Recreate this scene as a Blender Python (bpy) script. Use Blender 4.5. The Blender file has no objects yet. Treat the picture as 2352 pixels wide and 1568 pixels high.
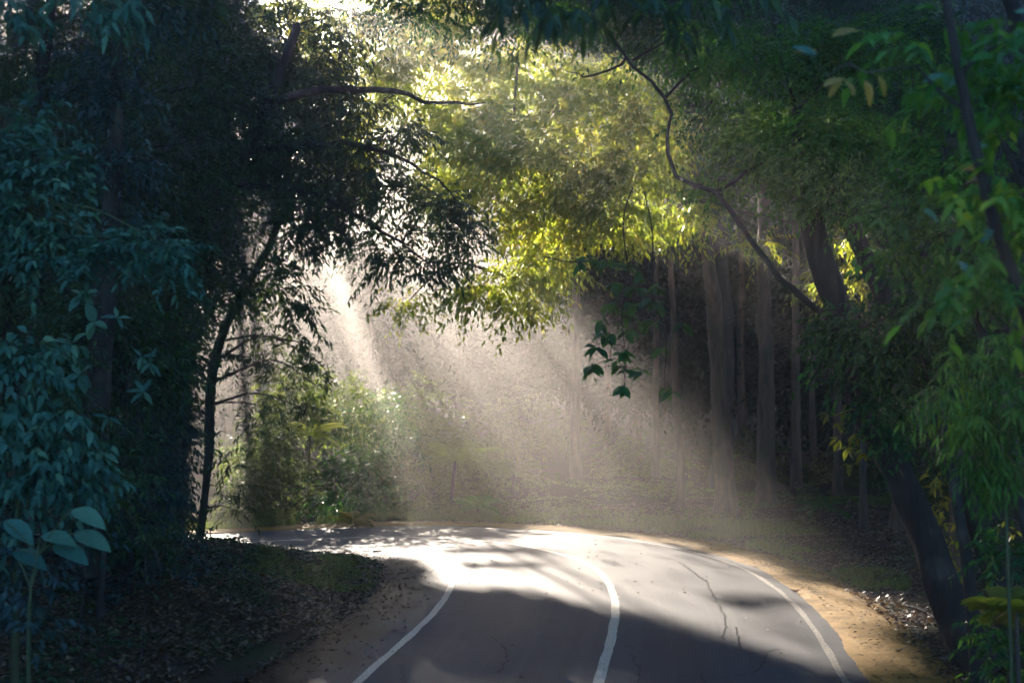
import bpy, math
import numpy as np
from mathutils import Matrix, Vector

R = math.radians
SC = bpy.context.scene
COL = SC.collection
rng = np.random.default_rng(11)

# ---------------------------------------------------------------- camera, world, sun, exposure
FPX, CX, HORIZ, EYE = 3600.0, 1176.0, 913.0, 3.85        # picture measured on a 2352 px wide copy
cam = bpy.data.cameras.new('camera')
cam.sensor_width = 36.0
cam.lens = 36.0 * FPX / 2352.0
cam.shift_y = (HORIZ - 784.0) / 2352.0
cam.clip_start, cam.clip_end = 0.1, 800.0
cam.dof.use_dof = True
cam.dof.focus_distance = 37.0
cam.dof.aperture_fstop = 1.8
cam_ob = bpy.data.objects.new('camera', cam)
COL.objects.link(cam_ob)
cam_ob.location = (0, 0, EYE)
cam_ob.rotation_euler = (R(90), 0, 0)
SC.camera = cam_ob

SUN_AZ, SUN_EL = R(-10.6), R(15.4)                        # azimuth from +Y (negative: to the left)
SDIR = np.array([math.sin(SUN_AZ) * math.cos(SUN_EL), math.cos(SUN_AZ) * math.cos(SUN_EL), math.sin(SUN_EL)])
world = bpy.data.worlds.new('World')
SC.world = world
world.use_nodes = True
wn = world.node_tree
wn.nodes.clear()
sky = wn.nodes.new('ShaderNodeTexSky')
sky.sky_type = 'NISHITA'
sky.sun_disc = False
sky.sun_elevation = SUN_EL
sky.sun_rotation = SUN_AZ
sky.ozone_density = 5.0
sky.dust_density = 0.5
bg = wn.nodes.new('ShaderNodeBackground')
bg.inputs['Strength'].default_value = 0.085
wo = wn.nodes.new('ShaderNodeOutputWorld')
wn.links.new(sky.outputs[0], bg.inputs[0])
wn.links.new(bg.outputs[0], wo.inputs[0])

sun = bpy.data.lights.new('sun', 'SUN')
sun.energy = 5.0
sun.angle = R(0.5)
sun.color = (1.0, 0.87, 0.73)
sun_ob = bpy.data.objects.new('sun', sun)
COL.objects.link(sun_ob)
sun_ob.rotation_euler = Vector(SDIR).to_track_quat('Z', 'Y').to_euler()

SC.view_settings.view_transform = 'Standard'
SC.view_settings.look = 'None'
SC.view_settings.gamma = 1.0
SC.view_settings.use_curve_mapping = False
SC.view_settings.exposure = 2.8
SC.cycles.max_bounces = 7
SC.cycles.diffuse_bounces = 4
SC.cycles.glossy_bounces = 2
SC.cycles.transmission_bounces = 3
SC.cycles.volume_bounces = 0
SC.cycles.use_denoising = True
SC.cycles.sample_clamp_indirect = 6.0
SC.cycles.caustics_reflective = False
SC.cycles.caustics_refractive = False
HAZE_DENSITY, HAZE_G = 0.0024, 0.78

# ---------------------------------------------------------------- small helpers
def pt(u, v, Y):
    return np.array([(u - CX) * Y / FPX, Y, EYE - (v - HORIZ) * Y / FPX])

def plan(u, v):
    Y = FPX * EYE / (v - HORIZ)
    return ((u - CX) * Y / FPX, Y)

def sstep(a, b, x):
    t = np.clip((np.asarray(x, float) - a) / (b - a), 0, 1)
    return t * t * (3 - 2 * t)

def nrm(v):
    return v / np.maximum(np.linalg.norm(v, axis=-1, keepdims=True), 1e-9)

def vnoise(x, y, seed=0):
    """cheap smooth 2-d value noise in [-1, 1]"""
    def h(i, j):
        s = np.sin(i * 127.1 + j * 311.7 + seed * 74.7) * 43758.5453
        return (s - np.floor(s)) * 2 - 1
    xi, yi = np.floor(x), np.floor(y)
    fx, fy = x - xi, y - yi
    fx, fy = fx * fx * (3 - 2 * fx), fy * fy * (3 - 2 * fy)
    return ((h(xi, yi) * (1 - fx) + h(xi + 1, yi) * fx) * (1 - fy)
            + (h(xi, yi + 1) * (1 - fx) + h(xi + 1, yi + 1) * fx) * fy)

def catmull(P, step=0.25):
    P = [np.asarray(p, float) for p in P]
    P = [2 * P[0] - P[1]] + P + [2 * P[-1] - P[-2]]
    out = []
    for i in range(1, len(P) - 2):
        n = max(2, int(np.linalg.norm(P[i + 1] - P[i]) / step))
        for k in range(n):
            t = k / n
            a, b, c, d = P[i - 1], P[i], P[i + 1], P[i + 2]
            out.append(0.5 * ((2 * b) + (c - a) * t + (2 * a - 5 * b + 4 * c - d) * t * t + (3 * b - a - 3 * c + d) * t ** 3))
    out.append(P[-2])
    return np.array(out)

def tag(o, label=None, cat=None, group=None, kind=None):
    if label: o['label'] = label
    if cat: o['category'] = cat
    if group: o['group'] = group
    if kind: o['kind'] = kind
    return o

def mesh_from(name, verts, faces, mat=None, smooth=False, tint=None, uv=None):
    """verts (n,3); faces: (m,k) int array or list of lists"""
    me = bpy.data.meshes.new(name)
    verts = np.asarray(verts, np.float32)
    if isinstance(faces, np.ndarray):
        m, k = faces.shape
        me.vertices.add(len(verts)); me.vertices.foreach_set('co', verts.ravel())
        me.loops.add(m * k); me.loops.foreach_set('vertex_index', faces.astype(np.int32).ravel())
        me.polygons.add(m)
        me.polygons.foreach_set('loop_start', np.arange(0, m * k, k, dtype=np.int32))
        me.update(calc_edges=True)
    else:
        me.from_pydata(verts.tolist(), [], faces)
    if smooth:
        me.polygons.foreach_set('use_smooth', np.ones(len(me.polygons), bool))
    if tint is not None:
        at = me.attributes.new('tint', 'FLOAT', 'FACE')
        at.data.foreach_set('value', np.asarray(tint, np.float32))
    if uv is not None:
        l = me.uv_layers.new(name='UVMap')
        vi = np.empty(len(me.loops), np.int32)
        me.loops.foreach_get('vertex_index', vi)
        l.data.foreach_set('uv', np.asarray(uv, np.float32)[vi].ravel())
    if mat: me.materials.append(mat)
    me.update()
    return me

def put(name, me, parent=None, loc=None):
    o = bpy.data.objects.new(name, me)
    COL.objects.link(o)
    if loc is not None: o.location = loc
    if parent is not None:
        o.parent = parent
        o.matrix_parent_inverse = Matrix.Translation(-parent.location)
    return o

def root_empty(name, loc, label, cat, group=None):
    o = bpy.data.objects.new(name, None)
    COL.objects.link(o)
    o.location = loc
    o.empty_display_size = 0.2
    return tag(o, label, cat, group)

def tube(path, radii, sides=8, rough=0.0, seed=0):
    path = np.asarray(path, float)
    n = len(path)
    radii = np.asarray(radii, float)
    T = nrm(np.gradient(path, axis=0))
    ref = np.array([0.37, 1.0, 0.21]) if abs(T[0][2]) > 0.6 else np.array([0.05, 0.1, 1.0])
    A = nrm(np.cross(T, ref))
    Bv = np.cross(T, A)
    ang = np.linspace(0, 2 * np.pi, sides, endpoint=False)
    r = radii[:, None] * np.ones((1, sides))
    if rough:
        gi, gj = np.meshgrid(np.arange(n), np.arange(sides), indexing='ij')
        r = r * (1 + rough * vnoise(gi * 0.7 + seed, gj * 1.3 + seed * 3.1, seed))
    V = path[:, None, :] + r[..., None] * (np.cos(ang)[None, :, None] * A[:, None, :] + np.sin(ang)[None, :, None] * Bv[:, None, :])
    V = V.reshape(-1, 3)
    F = []
    for i in range(n - 1):
        for j in range(sides):
            k = (j + 1) % sides
            F.append([i * sides + j, i * sides + k, (i + 1) * sides + k, (i + 1) * sides + j])
    V = np.vstack([V, path[-1:] + T[-1:] * radii[-1]])
    for j in range(sides):
        F.append([(n - 1) * sides + j, (n - 1) * sides + (j + 1) % sides, n * sides])
    return V, F

# ---------------------------------------------------------------- materials
def new_mat(name):
    m = bpy.data.materials.new(name)
    m.use_nodes = True
    m.node_tree.nodes.clear()
    return m, m.node_tree.nodes, m.node_tree.links

def nd(N, t, **kw):
    n = N.new(t)
    for k, v in kw.items():
        if k in n.inputs.keys() if hasattr(n.inputs, 'keys') else False: n.inputs[k].default_value = v
        else: setattr(n, k, v)
    return n

def noise(N, L, scale, detail=4, rough=0.6, vec=None, dim='3D'):
    n = N.new('ShaderNodeTexNoise')
    n.inputs['Scale'].default_value = scale
    n.inputs['Detail'].default_value = detail
    n.inputs['Roughness'].default_value = rough
    if vec is not None: L.new(vec, n.inputs['Vector'])
    return n

def ramp(N, L, src, stops):
    r = N.new('ShaderNodeValToRGB')
    e = r.color_ramp.elements
    while len(e) > 1: e.remove(e[-1])
    e[0].position = stops[0][0]; e[0].color = (*stops[0][1], 1) if len(stops[0][1]) == 3 else stops[0][1]
    for p, c in stops[1:]:
        x = e.new(p); x.color = (*c, 1) if len(c) == 3 else c
    L.new(src, r.inputs[0])
    return r

def mixc(N, L, fac, a, b, mode='MIX'):
    m = N.new('ShaderNodeMix')
    m.data_type = 'RGBA'; m.blend_type = mode
    for s, x in ((0, fac), (6, a), (7, b)):
        if hasattr(x, 'is_output') or hasattr(x, 'links'): L.new(x, m.inputs[s])
        elif isinstance(x, (int, float)): m.inputs[s].default_value = x
        else: m.inputs[s].default_value = (*x, 1)
    return m.outputs[2]

def maprange(N, L, src, a, b, c=0.0, d=1.0):
    m = N.new('ShaderNodeMapRange')
    m.interpolation_type = 'SMOOTHSTEP'
    L.new(src, m.inputs[0])
    for i, x in zip((1, 2, 3, 4), (a, b, c, d)): m.inputs[i].default_value = x
    return m.outputs[0]

def math_n(N, L, op, a, b=None):
    m = N.new('ShaderNodeMath'); m.operation = op
    for i, x in enumerate((a, b)):
        if x is None: continue
        if isinstance(x, (int, float)): m.inputs[i].default_value = x
        else: L.new(x, m.inputs[i])
    return m.outputs[0]

def leaf_mat(name, stops, trans, tw=0.4, rough=0.42, spec=0.5):
    m, N, L = new_mat(name)
    at = N.new('ShaderNodeAttribute'); at.attribute_name = 'tint'
    cr = ramp(N, L, at.outputs['Fac'], stops)
    g = N.new('ShaderNodeNewGeometry')
    nz = noise(N, L, 22, 3, .6, g.outputs['Position'])
    nb = noise(N, L, 1.1, 2, .5, g.outputs['Position'])
    v = ramp(N, L, nz.outputs[0], [(.3, (.62, .66, .62)), (.7, (1.0, 1.0, 1.0))])
    v2 = ramp(N, L, nb.outputs[0], [(.35, (.70, .78, .80)), (.65, (1.0, 1.0, .92))])
    col = mixc(N, L, 1.0, mixc(N, L, 1.0, cr.outputs[0], v.outputs[0], 'MULTIPLY'), v2.outputs[0], 'MULTIPLY')
    p = N.new('ShaderNodeBsdfPrincipled')
    L.new(col, p.inputs['Base Color'])
    p.inputs['Roughness'].default_value = rough
    p.inputs['Specular IOR Level'].default_value = spec
    t = N.new('ShaderNodeBsdfTranslucent')
    tr = ramp(N, L, at.outputs['Fac'], trans)
    L.new(tr.outputs[0], t.inputs['Color'])
    mx = N.new('ShaderNodeMixShader'); mx.inputs[0].default_value = tw
    L.new(p.outputs[0], mx.inputs[1]); L.new(t.outputs[0], mx.inputs[2])
    o = N.new('ShaderNodeOutputMaterial'); L.new(mx.outputs[0], o.inputs[0])
    return m

M = {}
M['dark_leaf'] = leaf_mat('dark_leaf', [(0, (.014, .042, .028)), (.6, (.028, .080, .042)), (1, (.055, .12, .042))],
                          [(0, (.05, .10, .015)), (1, (.16, .22, .02))], .30, .45, .22)
M['teal_leaf'] = leaf_mat('teal_leaf', [(0, (.03, .11, .095)), (.6, (.06, .185, .15)), (1, (.11, .25, .165))],
                          [(0, (.03, .12, .06)), (1, (.10, .22, .07))], .30, .5, .22)
M['blue_leaf'] = leaf_mat('blue_leaf', [(0, (.014, .04, .046)), (.6, (.028, .075, .082)), (1, (.05, .11, .10))],
                          [(0, (.02, .07, .05)), (1, (.05, .13, .06))], .28, .5, .4)
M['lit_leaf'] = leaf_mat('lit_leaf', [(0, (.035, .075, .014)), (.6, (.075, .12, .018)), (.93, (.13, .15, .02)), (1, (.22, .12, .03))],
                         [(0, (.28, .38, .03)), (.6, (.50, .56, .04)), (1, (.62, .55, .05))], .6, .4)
M['green_leaf'] = leaf_mat('green_leaf', [(0, (.008, .050, .022)), (.6, (.014, .115, .045)), (1, (.05, .17, .03))],
                           [(0, (.03, .14, .015)), (1, (.14, .30, .02))], .36, .48, .2)
M['bright_leaf'] = leaf_mat('bright_leaf', [(0, (.022, .12, .032)), (.6, (.05, .21, .035)), (1, (.13, .27, .03))],
                            [(0, (.08, .24, .02)), (1, (.24, .40, .03))], .40, .48, .2)
M['yellow_leaf'] = leaf_mat('yellow_leaf', [(0, (.20, .17, .03)), (1, (.30, .20, .04))],
                            [(0, (.4, .33, .03)), (1, (.45, .28, .03))], .4, .45)
M['hazy_leaf'] = leaf_mat('hazy_leaf', [(0, (.02, .045, .02)), (.6, (.04, .08, .025)), (1, (.07, .11, .03))],
                          [(0, (.10, .18, .02)), (1, (.30, .38, .04))], .45, .5, .25)
M['far_leaf'] = leaf_mat('far_leaf', [(0, (.012, .028, .016)), (.6, (.022, .045, .02)), (1, (.035, .055, .025))],
                         [(0, (.03, .05, .015)), (1, (.07, .09, .02))], .15, .6, .1)
M['dry_leaf'] = leaf_mat('dry_leaf', [(0, (.045, .025, .017)), (.5, (.11, .065, .038)), (.85, (.20, .12, .065)), (1, (.30, .20, .10))],
                         [(0, (.06, .03, .01)), (1, (.25, .13, .04))], .2, .5)
M['grass'] = leaf_mat('grass_blade', [(0, (.03, .075, .015)), (.7, (.06, .13, .02)), (1, (.14, .17, .03))],
                      [(0, (.10, .20, .02)), (1, (.3, .36, .03))], .42, .4)

def bark_mat(name, a, b, moss, scale=6.0):
    m, N, L = new_mat(name)
    g = N.new('ShaderNodeNewGeometry')
    mp = N.new('ShaderNodeMapping'); mp.inputs['Scale'].default_value = (1, 1, 0.22)
    L.new(g.outputs['Position'], mp.inputs[0])
    n1 = noise(N, L, scale, 6, .7, mp.outputs[0])
    n2 = noise(N, L, 1.3, 3, .6, g.outputs['Position'])
    c = ramp(N, L, n1.outputs[0], [(.36, a), (.62, b)])
    k = maprange(N, L, n2.outputs[0], .52, .7)
    c2 = mixc(N, L, k, c.outputs[0], moss)
    p = N.new('ShaderNodeBsdfPrincipled'); p.inputs['Roughness'].default_value = .85
    L.new(c2, p.inputs['Base Color'])
    bp = N.new('ShaderNodeBump'); bp.inputs['Strength'].default_value = 1.0; bp.inputs['Distance'].default_value = .06
    L.new(n1.outputs[0], bp.inputs['Height']); L.new(bp.outputs[0], p.inputs['Normal'])
    o = N.new('ShaderNodeOutputMaterial'); L.new(p.outputs[0], o.inputs[0])
    return m
M['bark'] = bark_mat('bark', (.035, .025, .02), (.10, .08, .065), (.05, .055, .03))
M['pale_bark'] = bark_mat('pale_bark', (.035, .021, .012), (.15, .095, .058), (.06, .06, .025), 5)
M['dark_bark'] = bark_mat('dark_bark', (.009, .007, .006), (.026, .021, .018), (.07, .06, .05), 7)
M['stem'] = bark_mat('green_stem', (.03, .05, .02), (.06, .08, .03), (.05, .05, .02))

# ground
m, N, L = new_mat('forest_soil')
g = N.new('ShaderNodeNewGeometry')
n1 = noise(N, L, .35, 5, .6, g.outputs['Position'])
n2 = noise(N, L, 9, 6, .75, g.outputs['Position'])
v1 = N.new('ShaderNodeTexVoronoi'); v1.inputs['Scale'].default_value = 14; L.new(g.outputs['Position'], v1.inputs['Vector'])
c1 = ramp(N, L, n2.outputs[0], [(.3, (.028, .02, .014)), (.55, (.06, .042, .028)), (.75, (.12, .08, .05))])
c2 = mixc(N, L, maprange(N, L, n1.outputs[0], .45, .65), c1.outputs[0], (.035, .05, .018))
c3 = mixc(N, L, .25, c2, v1.outputs['Color'], 'MULTIPLY')
p = N.new('ShaderNodeBsdfPrincipled'); p.inputs['Roughness'].default_value = .9
L.new(c3, p.inputs['Base Color'])
bp = N.new('ShaderNodeBump'); bp.inputs['Strength'].default_value = .8; bp.inputs['Distance'].default_value = .06
L.new(n2.outputs[0], bp.inputs['Height']); L.new(bp.outputs[0], p.inputs['Normal'])
o = N.new('ShaderNodeOutputMaterial'); L.new(p.outputs[0], o.inputs[0])
p.inputs['Specular IOR Level'].default_value = .08
M['soil'] = m

# asphalt: UV x = metres right of the centre line, y = metres along
m, N, L = new_mat('asphalt')
uvn = N.new('ShaderNodeUVMap')
sep = N.new('ShaderNodeSeparateXYZ'); L.new(uvn.outputs[0], sep.inputs[0])
g = N.new('ShaderNodeNewGeometry')
n1 = noise(N, L, 38, 4, .8, g.outputs['Position'])
mp = N.new('ShaderNodeMapping'); mp.inputs['Scale'].default_value = (1, .12, 1); L.new(uvn.outputs[0], mp.inputs[0])
n2 = noise(N, L, 1.4, 4, .6, mp.outputs[0])
n3 = noise(N, L, .8, 5, .65, g.outputs['Position'])
c1 = ramp(N, L, n1.outputs[0], [(.32, (.017, .020, .026)), (.5, (.037, .041, .049)), (.68, (.074, .079, .087))])
c2 = mixc(N, L, maprange(N, L, n2.outputs[0], .35, .7, 0, .45), c1.outputs[0], (.10, .10, .102))
c2 = mixc(N, L, maprange(N, L, n3.outputs[0], .52, .72, 0, .55), c2, (.028, .029, .032))
mp2 = N.new('ShaderNodeMapping'); mp2.inputs['Scale'].default_value = (3.5, .05, 1); L.new(uvn.outputs[0], mp2.inputs[0])
n4 = noise(N, L, 1.0, 5, .65, mp2.outputs[0])
c2 = mixc(N, L, maprange(N, L, n4.outputs[0], .45, .68, 0, .5), c2, (.078, .080, .083))
n5 = noise(N, L, 5.0, 4, .7, g.outputs['Position'])
c2 = mixc(N, L, maprange(N, L, n5.outputs[0], .58, .70, 0, .45), c2, (.022, .022, .024))
edge = math_n(N, L, 'ADD', sep.outputs[0], math_n(N, L, 'MULTIPLY', n3.outputs[0], 2.2))
d1 = math_n(N, L, 'SUBTRACT', 1.0, maprange(N, L, edge, -3.15, -2.3))
c3 = mixc(N, L, d1, c2, mixc(N, L, n1.outputs[0], (.009, .008, .007), (.024, .018, .012)))
p = N.new('ShaderNodeBsdfPrincipled')
L.new(c3, p.inputs['Base Color'])
L.new(maprange(N, L, n2.outputs[0], .3, .7, .58, .68), p.inputs['Roughness'])
bp = N.new('ShaderNodeBump'); bp.inputs['Strength'].default_value = .35; bp.inputs['Distance'].default_value = .01
L.new(n1.outputs[0], bp.inputs['Height']); L.new(bp.outputs[0], p.inputs['Normal'])
o = N.new('ShaderNodeOutputMaterial'); L.new(p.outputs[0], o.inputs[0])
p.inputs['Specular IOR Level'].default_value = .04
M['asphalt'] = m

m, N, L = new_mat('road_paint')
g = N.new('ShaderNodeNewGeometry')
n1 = noise(N, L, 25, 5, .7, g.outputs['Position']); n2 = noise(N, L, 3, 4, .6, g.outputs['Position'])
c1 = ramp(N, L, n1.outputs[0], [(.36, (.11, .10, .085)), (.47, (.46, .42, .33)), (.7, (.62, .57, .46))])
c2 = mixc(N, L, maprange(N, L, n2.outputs[0], .55, .75, 0, .5), c1.outputs[0], (.34, .31, .25))
p = N.new('ShaderNodeBsdfPrincipled'); p.inputs['Roughness'].default_value = .6
L.new(c2, p.inputs['Base Color'])
o = N.new('ShaderNodeOutputMaterial'); L.new(p.outputs[0], o.inputs[0])
p.inputs['Specular IOR Level'].default_value = .12
M['paint'] = m
M['faded_paint'] = m.copy()
for q in M['faded_paint'].node_tree.nodes:
    if q.type == 'VALTORGB':
        for e, c in zip(q.color_ramp.elements, ((.07, .068, .062, 1), (.20, .185, .15, 1), (.46, .43, .36, 1))): e.color = c
        q.color_ramp.elements[0].position = .42; q.color_ramp.elements[1].position = .55

m, N, L = new_mat('mossy_shoulder')
g = N.new('ShaderNodeNewGeometry')
n1 = noise(N, L, 1.6, 6, .7, g.outputs['Position']); n2 = noise(N, L, 18, 5, .7, g.outputs['Position'])
c1 = ramp(N, L, n1.outputs[0], [(.3, (.085, .05, .010)), (.5, (.235, .13, .022)), (.7, (.29, .19, .065))])
c2 = mixc(N, L, maprange(N, L, n2.outputs[0], .5, .72, 0, .8), c1.outputs[0], (.06, .04, .015))
p = N.new('ShaderNodeBsdfPrincipled'); p.inputs['Roughness'].default_value = .9
L.new(c2, p.inputs['Base Color'])
bp = N.new('ShaderNodeBump'); bp.inputs['Strength'].default_value = .8; bp.inputs['Distance'].default_value = .03
L.new(n2.outputs[0], bp.inputs['Height']); L.new(bp.outputs[0], p.inputs['Normal'])
o = N.new('ShaderNodeOutputMaterial'); L.new(p.outputs[0], o.inputs[0])
p.inputs['Specular IOR Level'].default_value = .08
M['shoulder'] = m

m, N, L = new_mat('crack_tar')
p = N.new('ShaderNodeBsdfPrincipled'); p.inputs['Roughness'].default_value = .9
p.inputs['Base Color'].default_value = (.05, .05, .051, 1); p.inputs['Specular IOR Level'].default_value = .0
o = N.new('ShaderNodeOutputMaterial'); L.new(p.outputs[0], o.inputs[0])
M['crack'] = m

# ---------------------------------------------------------------- ground, road
CENTRE = catmull([(-3.0, -22), (-2.0, -12), (-0.95, 0), (0.1, 10.5), (1.17, 21.2), (1.52, 24.4), (1.88, 28.5), (2.0, 32), (1.85, 35.4),
                  (1.25, 38.4), (0.15, 41.0), (-1.5, 42.8), (-4, 43.9), (-7, 43.8), (-12, 42.2), (-20, 38.6), (-34, 31)])
CT = nrm(np.gradient(CENTRE, axis=0))
CN = np.stack([CT[:, 1], -CT[:, 0]], 1)                 # to the right of travel
CS = np.concatenate([[0], np.cumsum(np.linalg.norm(np.diff(CENTRE, axis=0), axis=1))])

def road_offset(x, y):
    x = np.atleast_1d(np.asarray(x, float)).ravel(); y = np.atleast_1d(np.asarray(y, float)).ravel()
    out = np.empty(len(x))
    for s in range(0, len(x), 20000):
        dx = x[s:s + 20000, None] - CENTRE[None, :, 0]; dy = y[s:s + 20000, None] - CENTRE[None, :, 1]
        d2 = dx * dx + dy * dy
        i = d2.argmin(1); k = np.arange(len(i))
        sg = np.sign(dx[k, i] * CN[i, 0] + dy[k, i] * CN[i, 1])
        out[s:s + 20000] = np.sqrt(d2[k, i]) * np.where(sg == 0, 1, sg)
    return out

def road_z(x, y):
    x = np.asarray(x, float); y = np.asarray(y, float)
    return 2.25 * (1 - sstep(-2, 20, y)) - 0.3 * sstep(-1, -12, x) * sstep(34, 42, y)

def ground_z(x, y):
    x = np.atleast_1d(np.asarray(x, float)).ravel(); y = np.atleast_1d(np.asarray(y, float)).ravel()
    off = road_offset(x, y)
    z = road_z(x, y)
    dl = np.maximum(-off - 4.6 - .75 * sstep(24, 30, y), 0); dr = np.maximum(off - 4.7, 0)
    bank = 1.9 * sstep(0, 6.5, dl) * (1 - .72 * sstep(29, 37, y))
    z = z + np.where(off < 0, bank + .12 * sstep(0, 1.2, dl) + .20 * sstep(0, 2.6, dl) * sstep(30, 36, y), .5 * sstep(0, 9, dr) + .02 * np.maximum(y - 52, 0) * sstep(0, 6, dr) + 19 * sstep(112, 215, y))
    amp = .10 * sstep(0, 1.5, np.maximum(dl, dr))
    z = z + amp * (vnoise(x * .7, y * .7, 3) + .5 * vnoise(x * 1.9, y * 1.9, 5))
    return z - .06 * (1 - sstep(-.1, .25, np.maximum(dl, dr)))

def gz(x, y):
    return float(ground_z([x], [y])[0])

gx = np.concatenate([np.arange(-150, -30, 6.0), np.arange(-30, -14, 1.2), np.arange(-14, 14, .3), np.arange(14, 30, 1.2), np.arange(30, 151, 6.0)])
gy = np.concatenate([np.arange(-40, 6, 3.0), np.arange(6, 16, .8), np.arange(16, 54, .3), np.arange(54, 80, 1.2), np.arange(80, 211, 6.0)])
GX, GY = np.meshgrid(gx, gy, indexing='ij')
V = np.stack([GX.ravel(), GY.ravel(), ground_z(GX, GY)], 1)
ni, nj = len(gx), len(gy)
ii, jj = np.meshgrid(np.arange(ni - 1), np.arange(nj - 1), indexing='ij')
F = np.stack([ii * nj + jj, (ii + 1) * nj + jj, (ii + 1) * nj + jj + 1, ii * nj + jj + 1], -1).reshape(-1, 4)
tag(put('ground', mesh_from('ground', V, F, M['soil'], True)), kind='structure')

def strip(offsets, dz, s0=None, s1=None, wob=0.0, seed=0):
    """a sheet along the road between lateral offsets"""
    sel = np.arange(len(CENTRE))
    if s0 is not None: sel = sel[(CS >= s0) & (CS <= s1)]
    offs = np.asarray(offsets, float)
    nO = len(offs)
    Vv, uv = [], []
    for i in sel:
        for k, of in enumerate(offs):
            w = wob * (vnoise(np.array(CS[i] * 1.1), np.array(k * 7.0 + seed), seed) + .6 * vnoise(np.array(CS[i] * 3.3), np.array(k * 3.0 + seed), seed + 1)) if (wob and k in (0, nO - 1)) else 0
            q = CENTRE[i] + CN[i] * (of + float(w))
            Vv.append((q[0], q[1], float(road_z(q[0], q[1])) + dz)); uv.append((of, CS[i]))
    n = len(sel)
    a, b = np.meshgrid(np.arange(n - 1), np.arange(nO - 1), indexing='ij')
    Ff = np.stack([a * nO + b, a * nO + b + 1, (a + 1) * nO + b + 1, (a + 1) * nO + b], -1).reshape(-1, 4)
    return np.array(Vv), Ff, np.array(uv)

V, F, UV = strip(np.linspace(-5.3, 3.7, 19), 0.0, wob=.10)
road = tag(put('road', mesh_from('road', V, F, M['asphalt'], True, uv=UV)), kind='structure')
for nm, of, w in (('edge_line', -3.25, .13), ('centre_line', 0.0, .15), ('edge_line', 3.33, .10)):
    V, F, UV = strip([of - w / 2, of + w / 2], 0.004, wob=.012, seed=int(of * 3))
    put(nm, mesh_from(nm, V, F, M['faded_paint' if of > 1 else 'paint'], True), road)
# ochre mossy shoulder outside the right-hand line, a thin slab with its own edge
V, F, UV = strip([3.62, 3.66, 4.0, 4.5, 4.85, 4.93], 0.0, wob=.12, seed=9)
V = V.reshape(-1, 6, 3); V[:, 1:5, 2] += np.array([.012, .025, .04, .05]); V[:, 5, 2] -= .08; V[:, 0, 2] -= .02
tag(put('road_shoulder', mesh_from('road_shoulder', V.reshape(-1, 3), F, M['shoulder'], True)), kind='structure')
# cracks in the far lane
def crack(pts_px, w=.008):
    P = catmull([plan(*q) for q in pts_px], .12)
    P = P + .018 * rng.normal(size=P.shape)
    T = nrm(np.gradient(P, axis=0)); Nn = np.stack([T[:, 1], -T[:, 0]], 1)
    ww = w * (.5 + rng.random(len(P)))[:, None]
    a, b = P + Nn * ww, P - Nn * ww
    V = np.array([(q[0], q[1], float(road_z(*q)) + .004) for pr in zip(a, b) for q in pr])
    F = np.array([[2 * i, 2 * i + 1, 2 * i + 3, 2 * i + 2] for i in range(len(P) - 1)])
    put('crack', mesh_from('crack', V, F, M['crack']), road)
crack([(1620, 1330), (1640, 1370), (1665, 1420), (1660, 1470)])
crack([(1760, 1500), (1740, 1540), (1690, 1550), (1640, 1560)], .012)
crack([(1610, 1545), (1620, 1568)], .012)
crack([(880, 1390), (910, 1392)], .012)
crack([(1560, 1290), (1600, 1320), (1622, 1335)], .012)
crack([(1690, 1440), (1700, 1480), (1720, 1500), (1790, 1490)], .012)
crack([(1450, 1500), (1470, 1540), (1465, 1568)], .012)
crack([(1130, 1460), (1165, 1500), (1150, 1545)], .016)

# ---------------------------------------------------------------- where sunlight must get through
LIT = np.array([plan(*q) for q in [(395, 1236), (420, 1190), (900, 1190), (1020, 1207), (1250, 1208), (1500, 1240), (1700, 1266), (1800, 1305), (1900, 1350), (2100, 1385),
                                   (2210, 1400), (2230, 1450), (2060, 1470), (2080, 1550), (1960, 1550), (1760, 1500), (1580, 1450), (1430, 1415), (1250, 1370), (1050, 1352), (1035, 1335), (980, 1296),
                                   (900, 1284), (760, 1272), (650, 1258), (400, 1248)]])
def inside(poly, P):
    x, y = P[:, 0], P[:, 1]
    c = np.zeros(len(P), bool)
    for (x0, y0), (x1, y1) in zip(poly, np.roll(poly, -1, 0)):
        with np.errstate(divide='ignore', invalid='ignore'):
            c ^= ((y0 > y) != (y1 > y)) & (x < (x1 - x0) * (y - y0) / (y1 - y0) + x0)
    return c
SH = nrm(np.array([SDIR[0], SDIR[1]]))
def sun_coords(P):
    r = P[:, 0] * SH[0] + P[:, 1] * SH[1]
    a = P[:, 0] * SH[1] - P[:, 1] * SH[0]
    b = P[:, 2] * math.cos(SUN_EL) - r * math.sin(SUN_EL)
    return a, b, r
RECEIVERS = []          # (a, b, r, ra, rb): foliage that the sun reaches; leaves nearer the sun leave a gap for it
def add_receiver(u, v, Y, ru, rv):
    a, b, r = sun_coords(pt(u, v, Y)[None])
    RECEIVERS.append((a[0], b[0], r[0], ru * Y / FPX, rv * Y / FPX))

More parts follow.
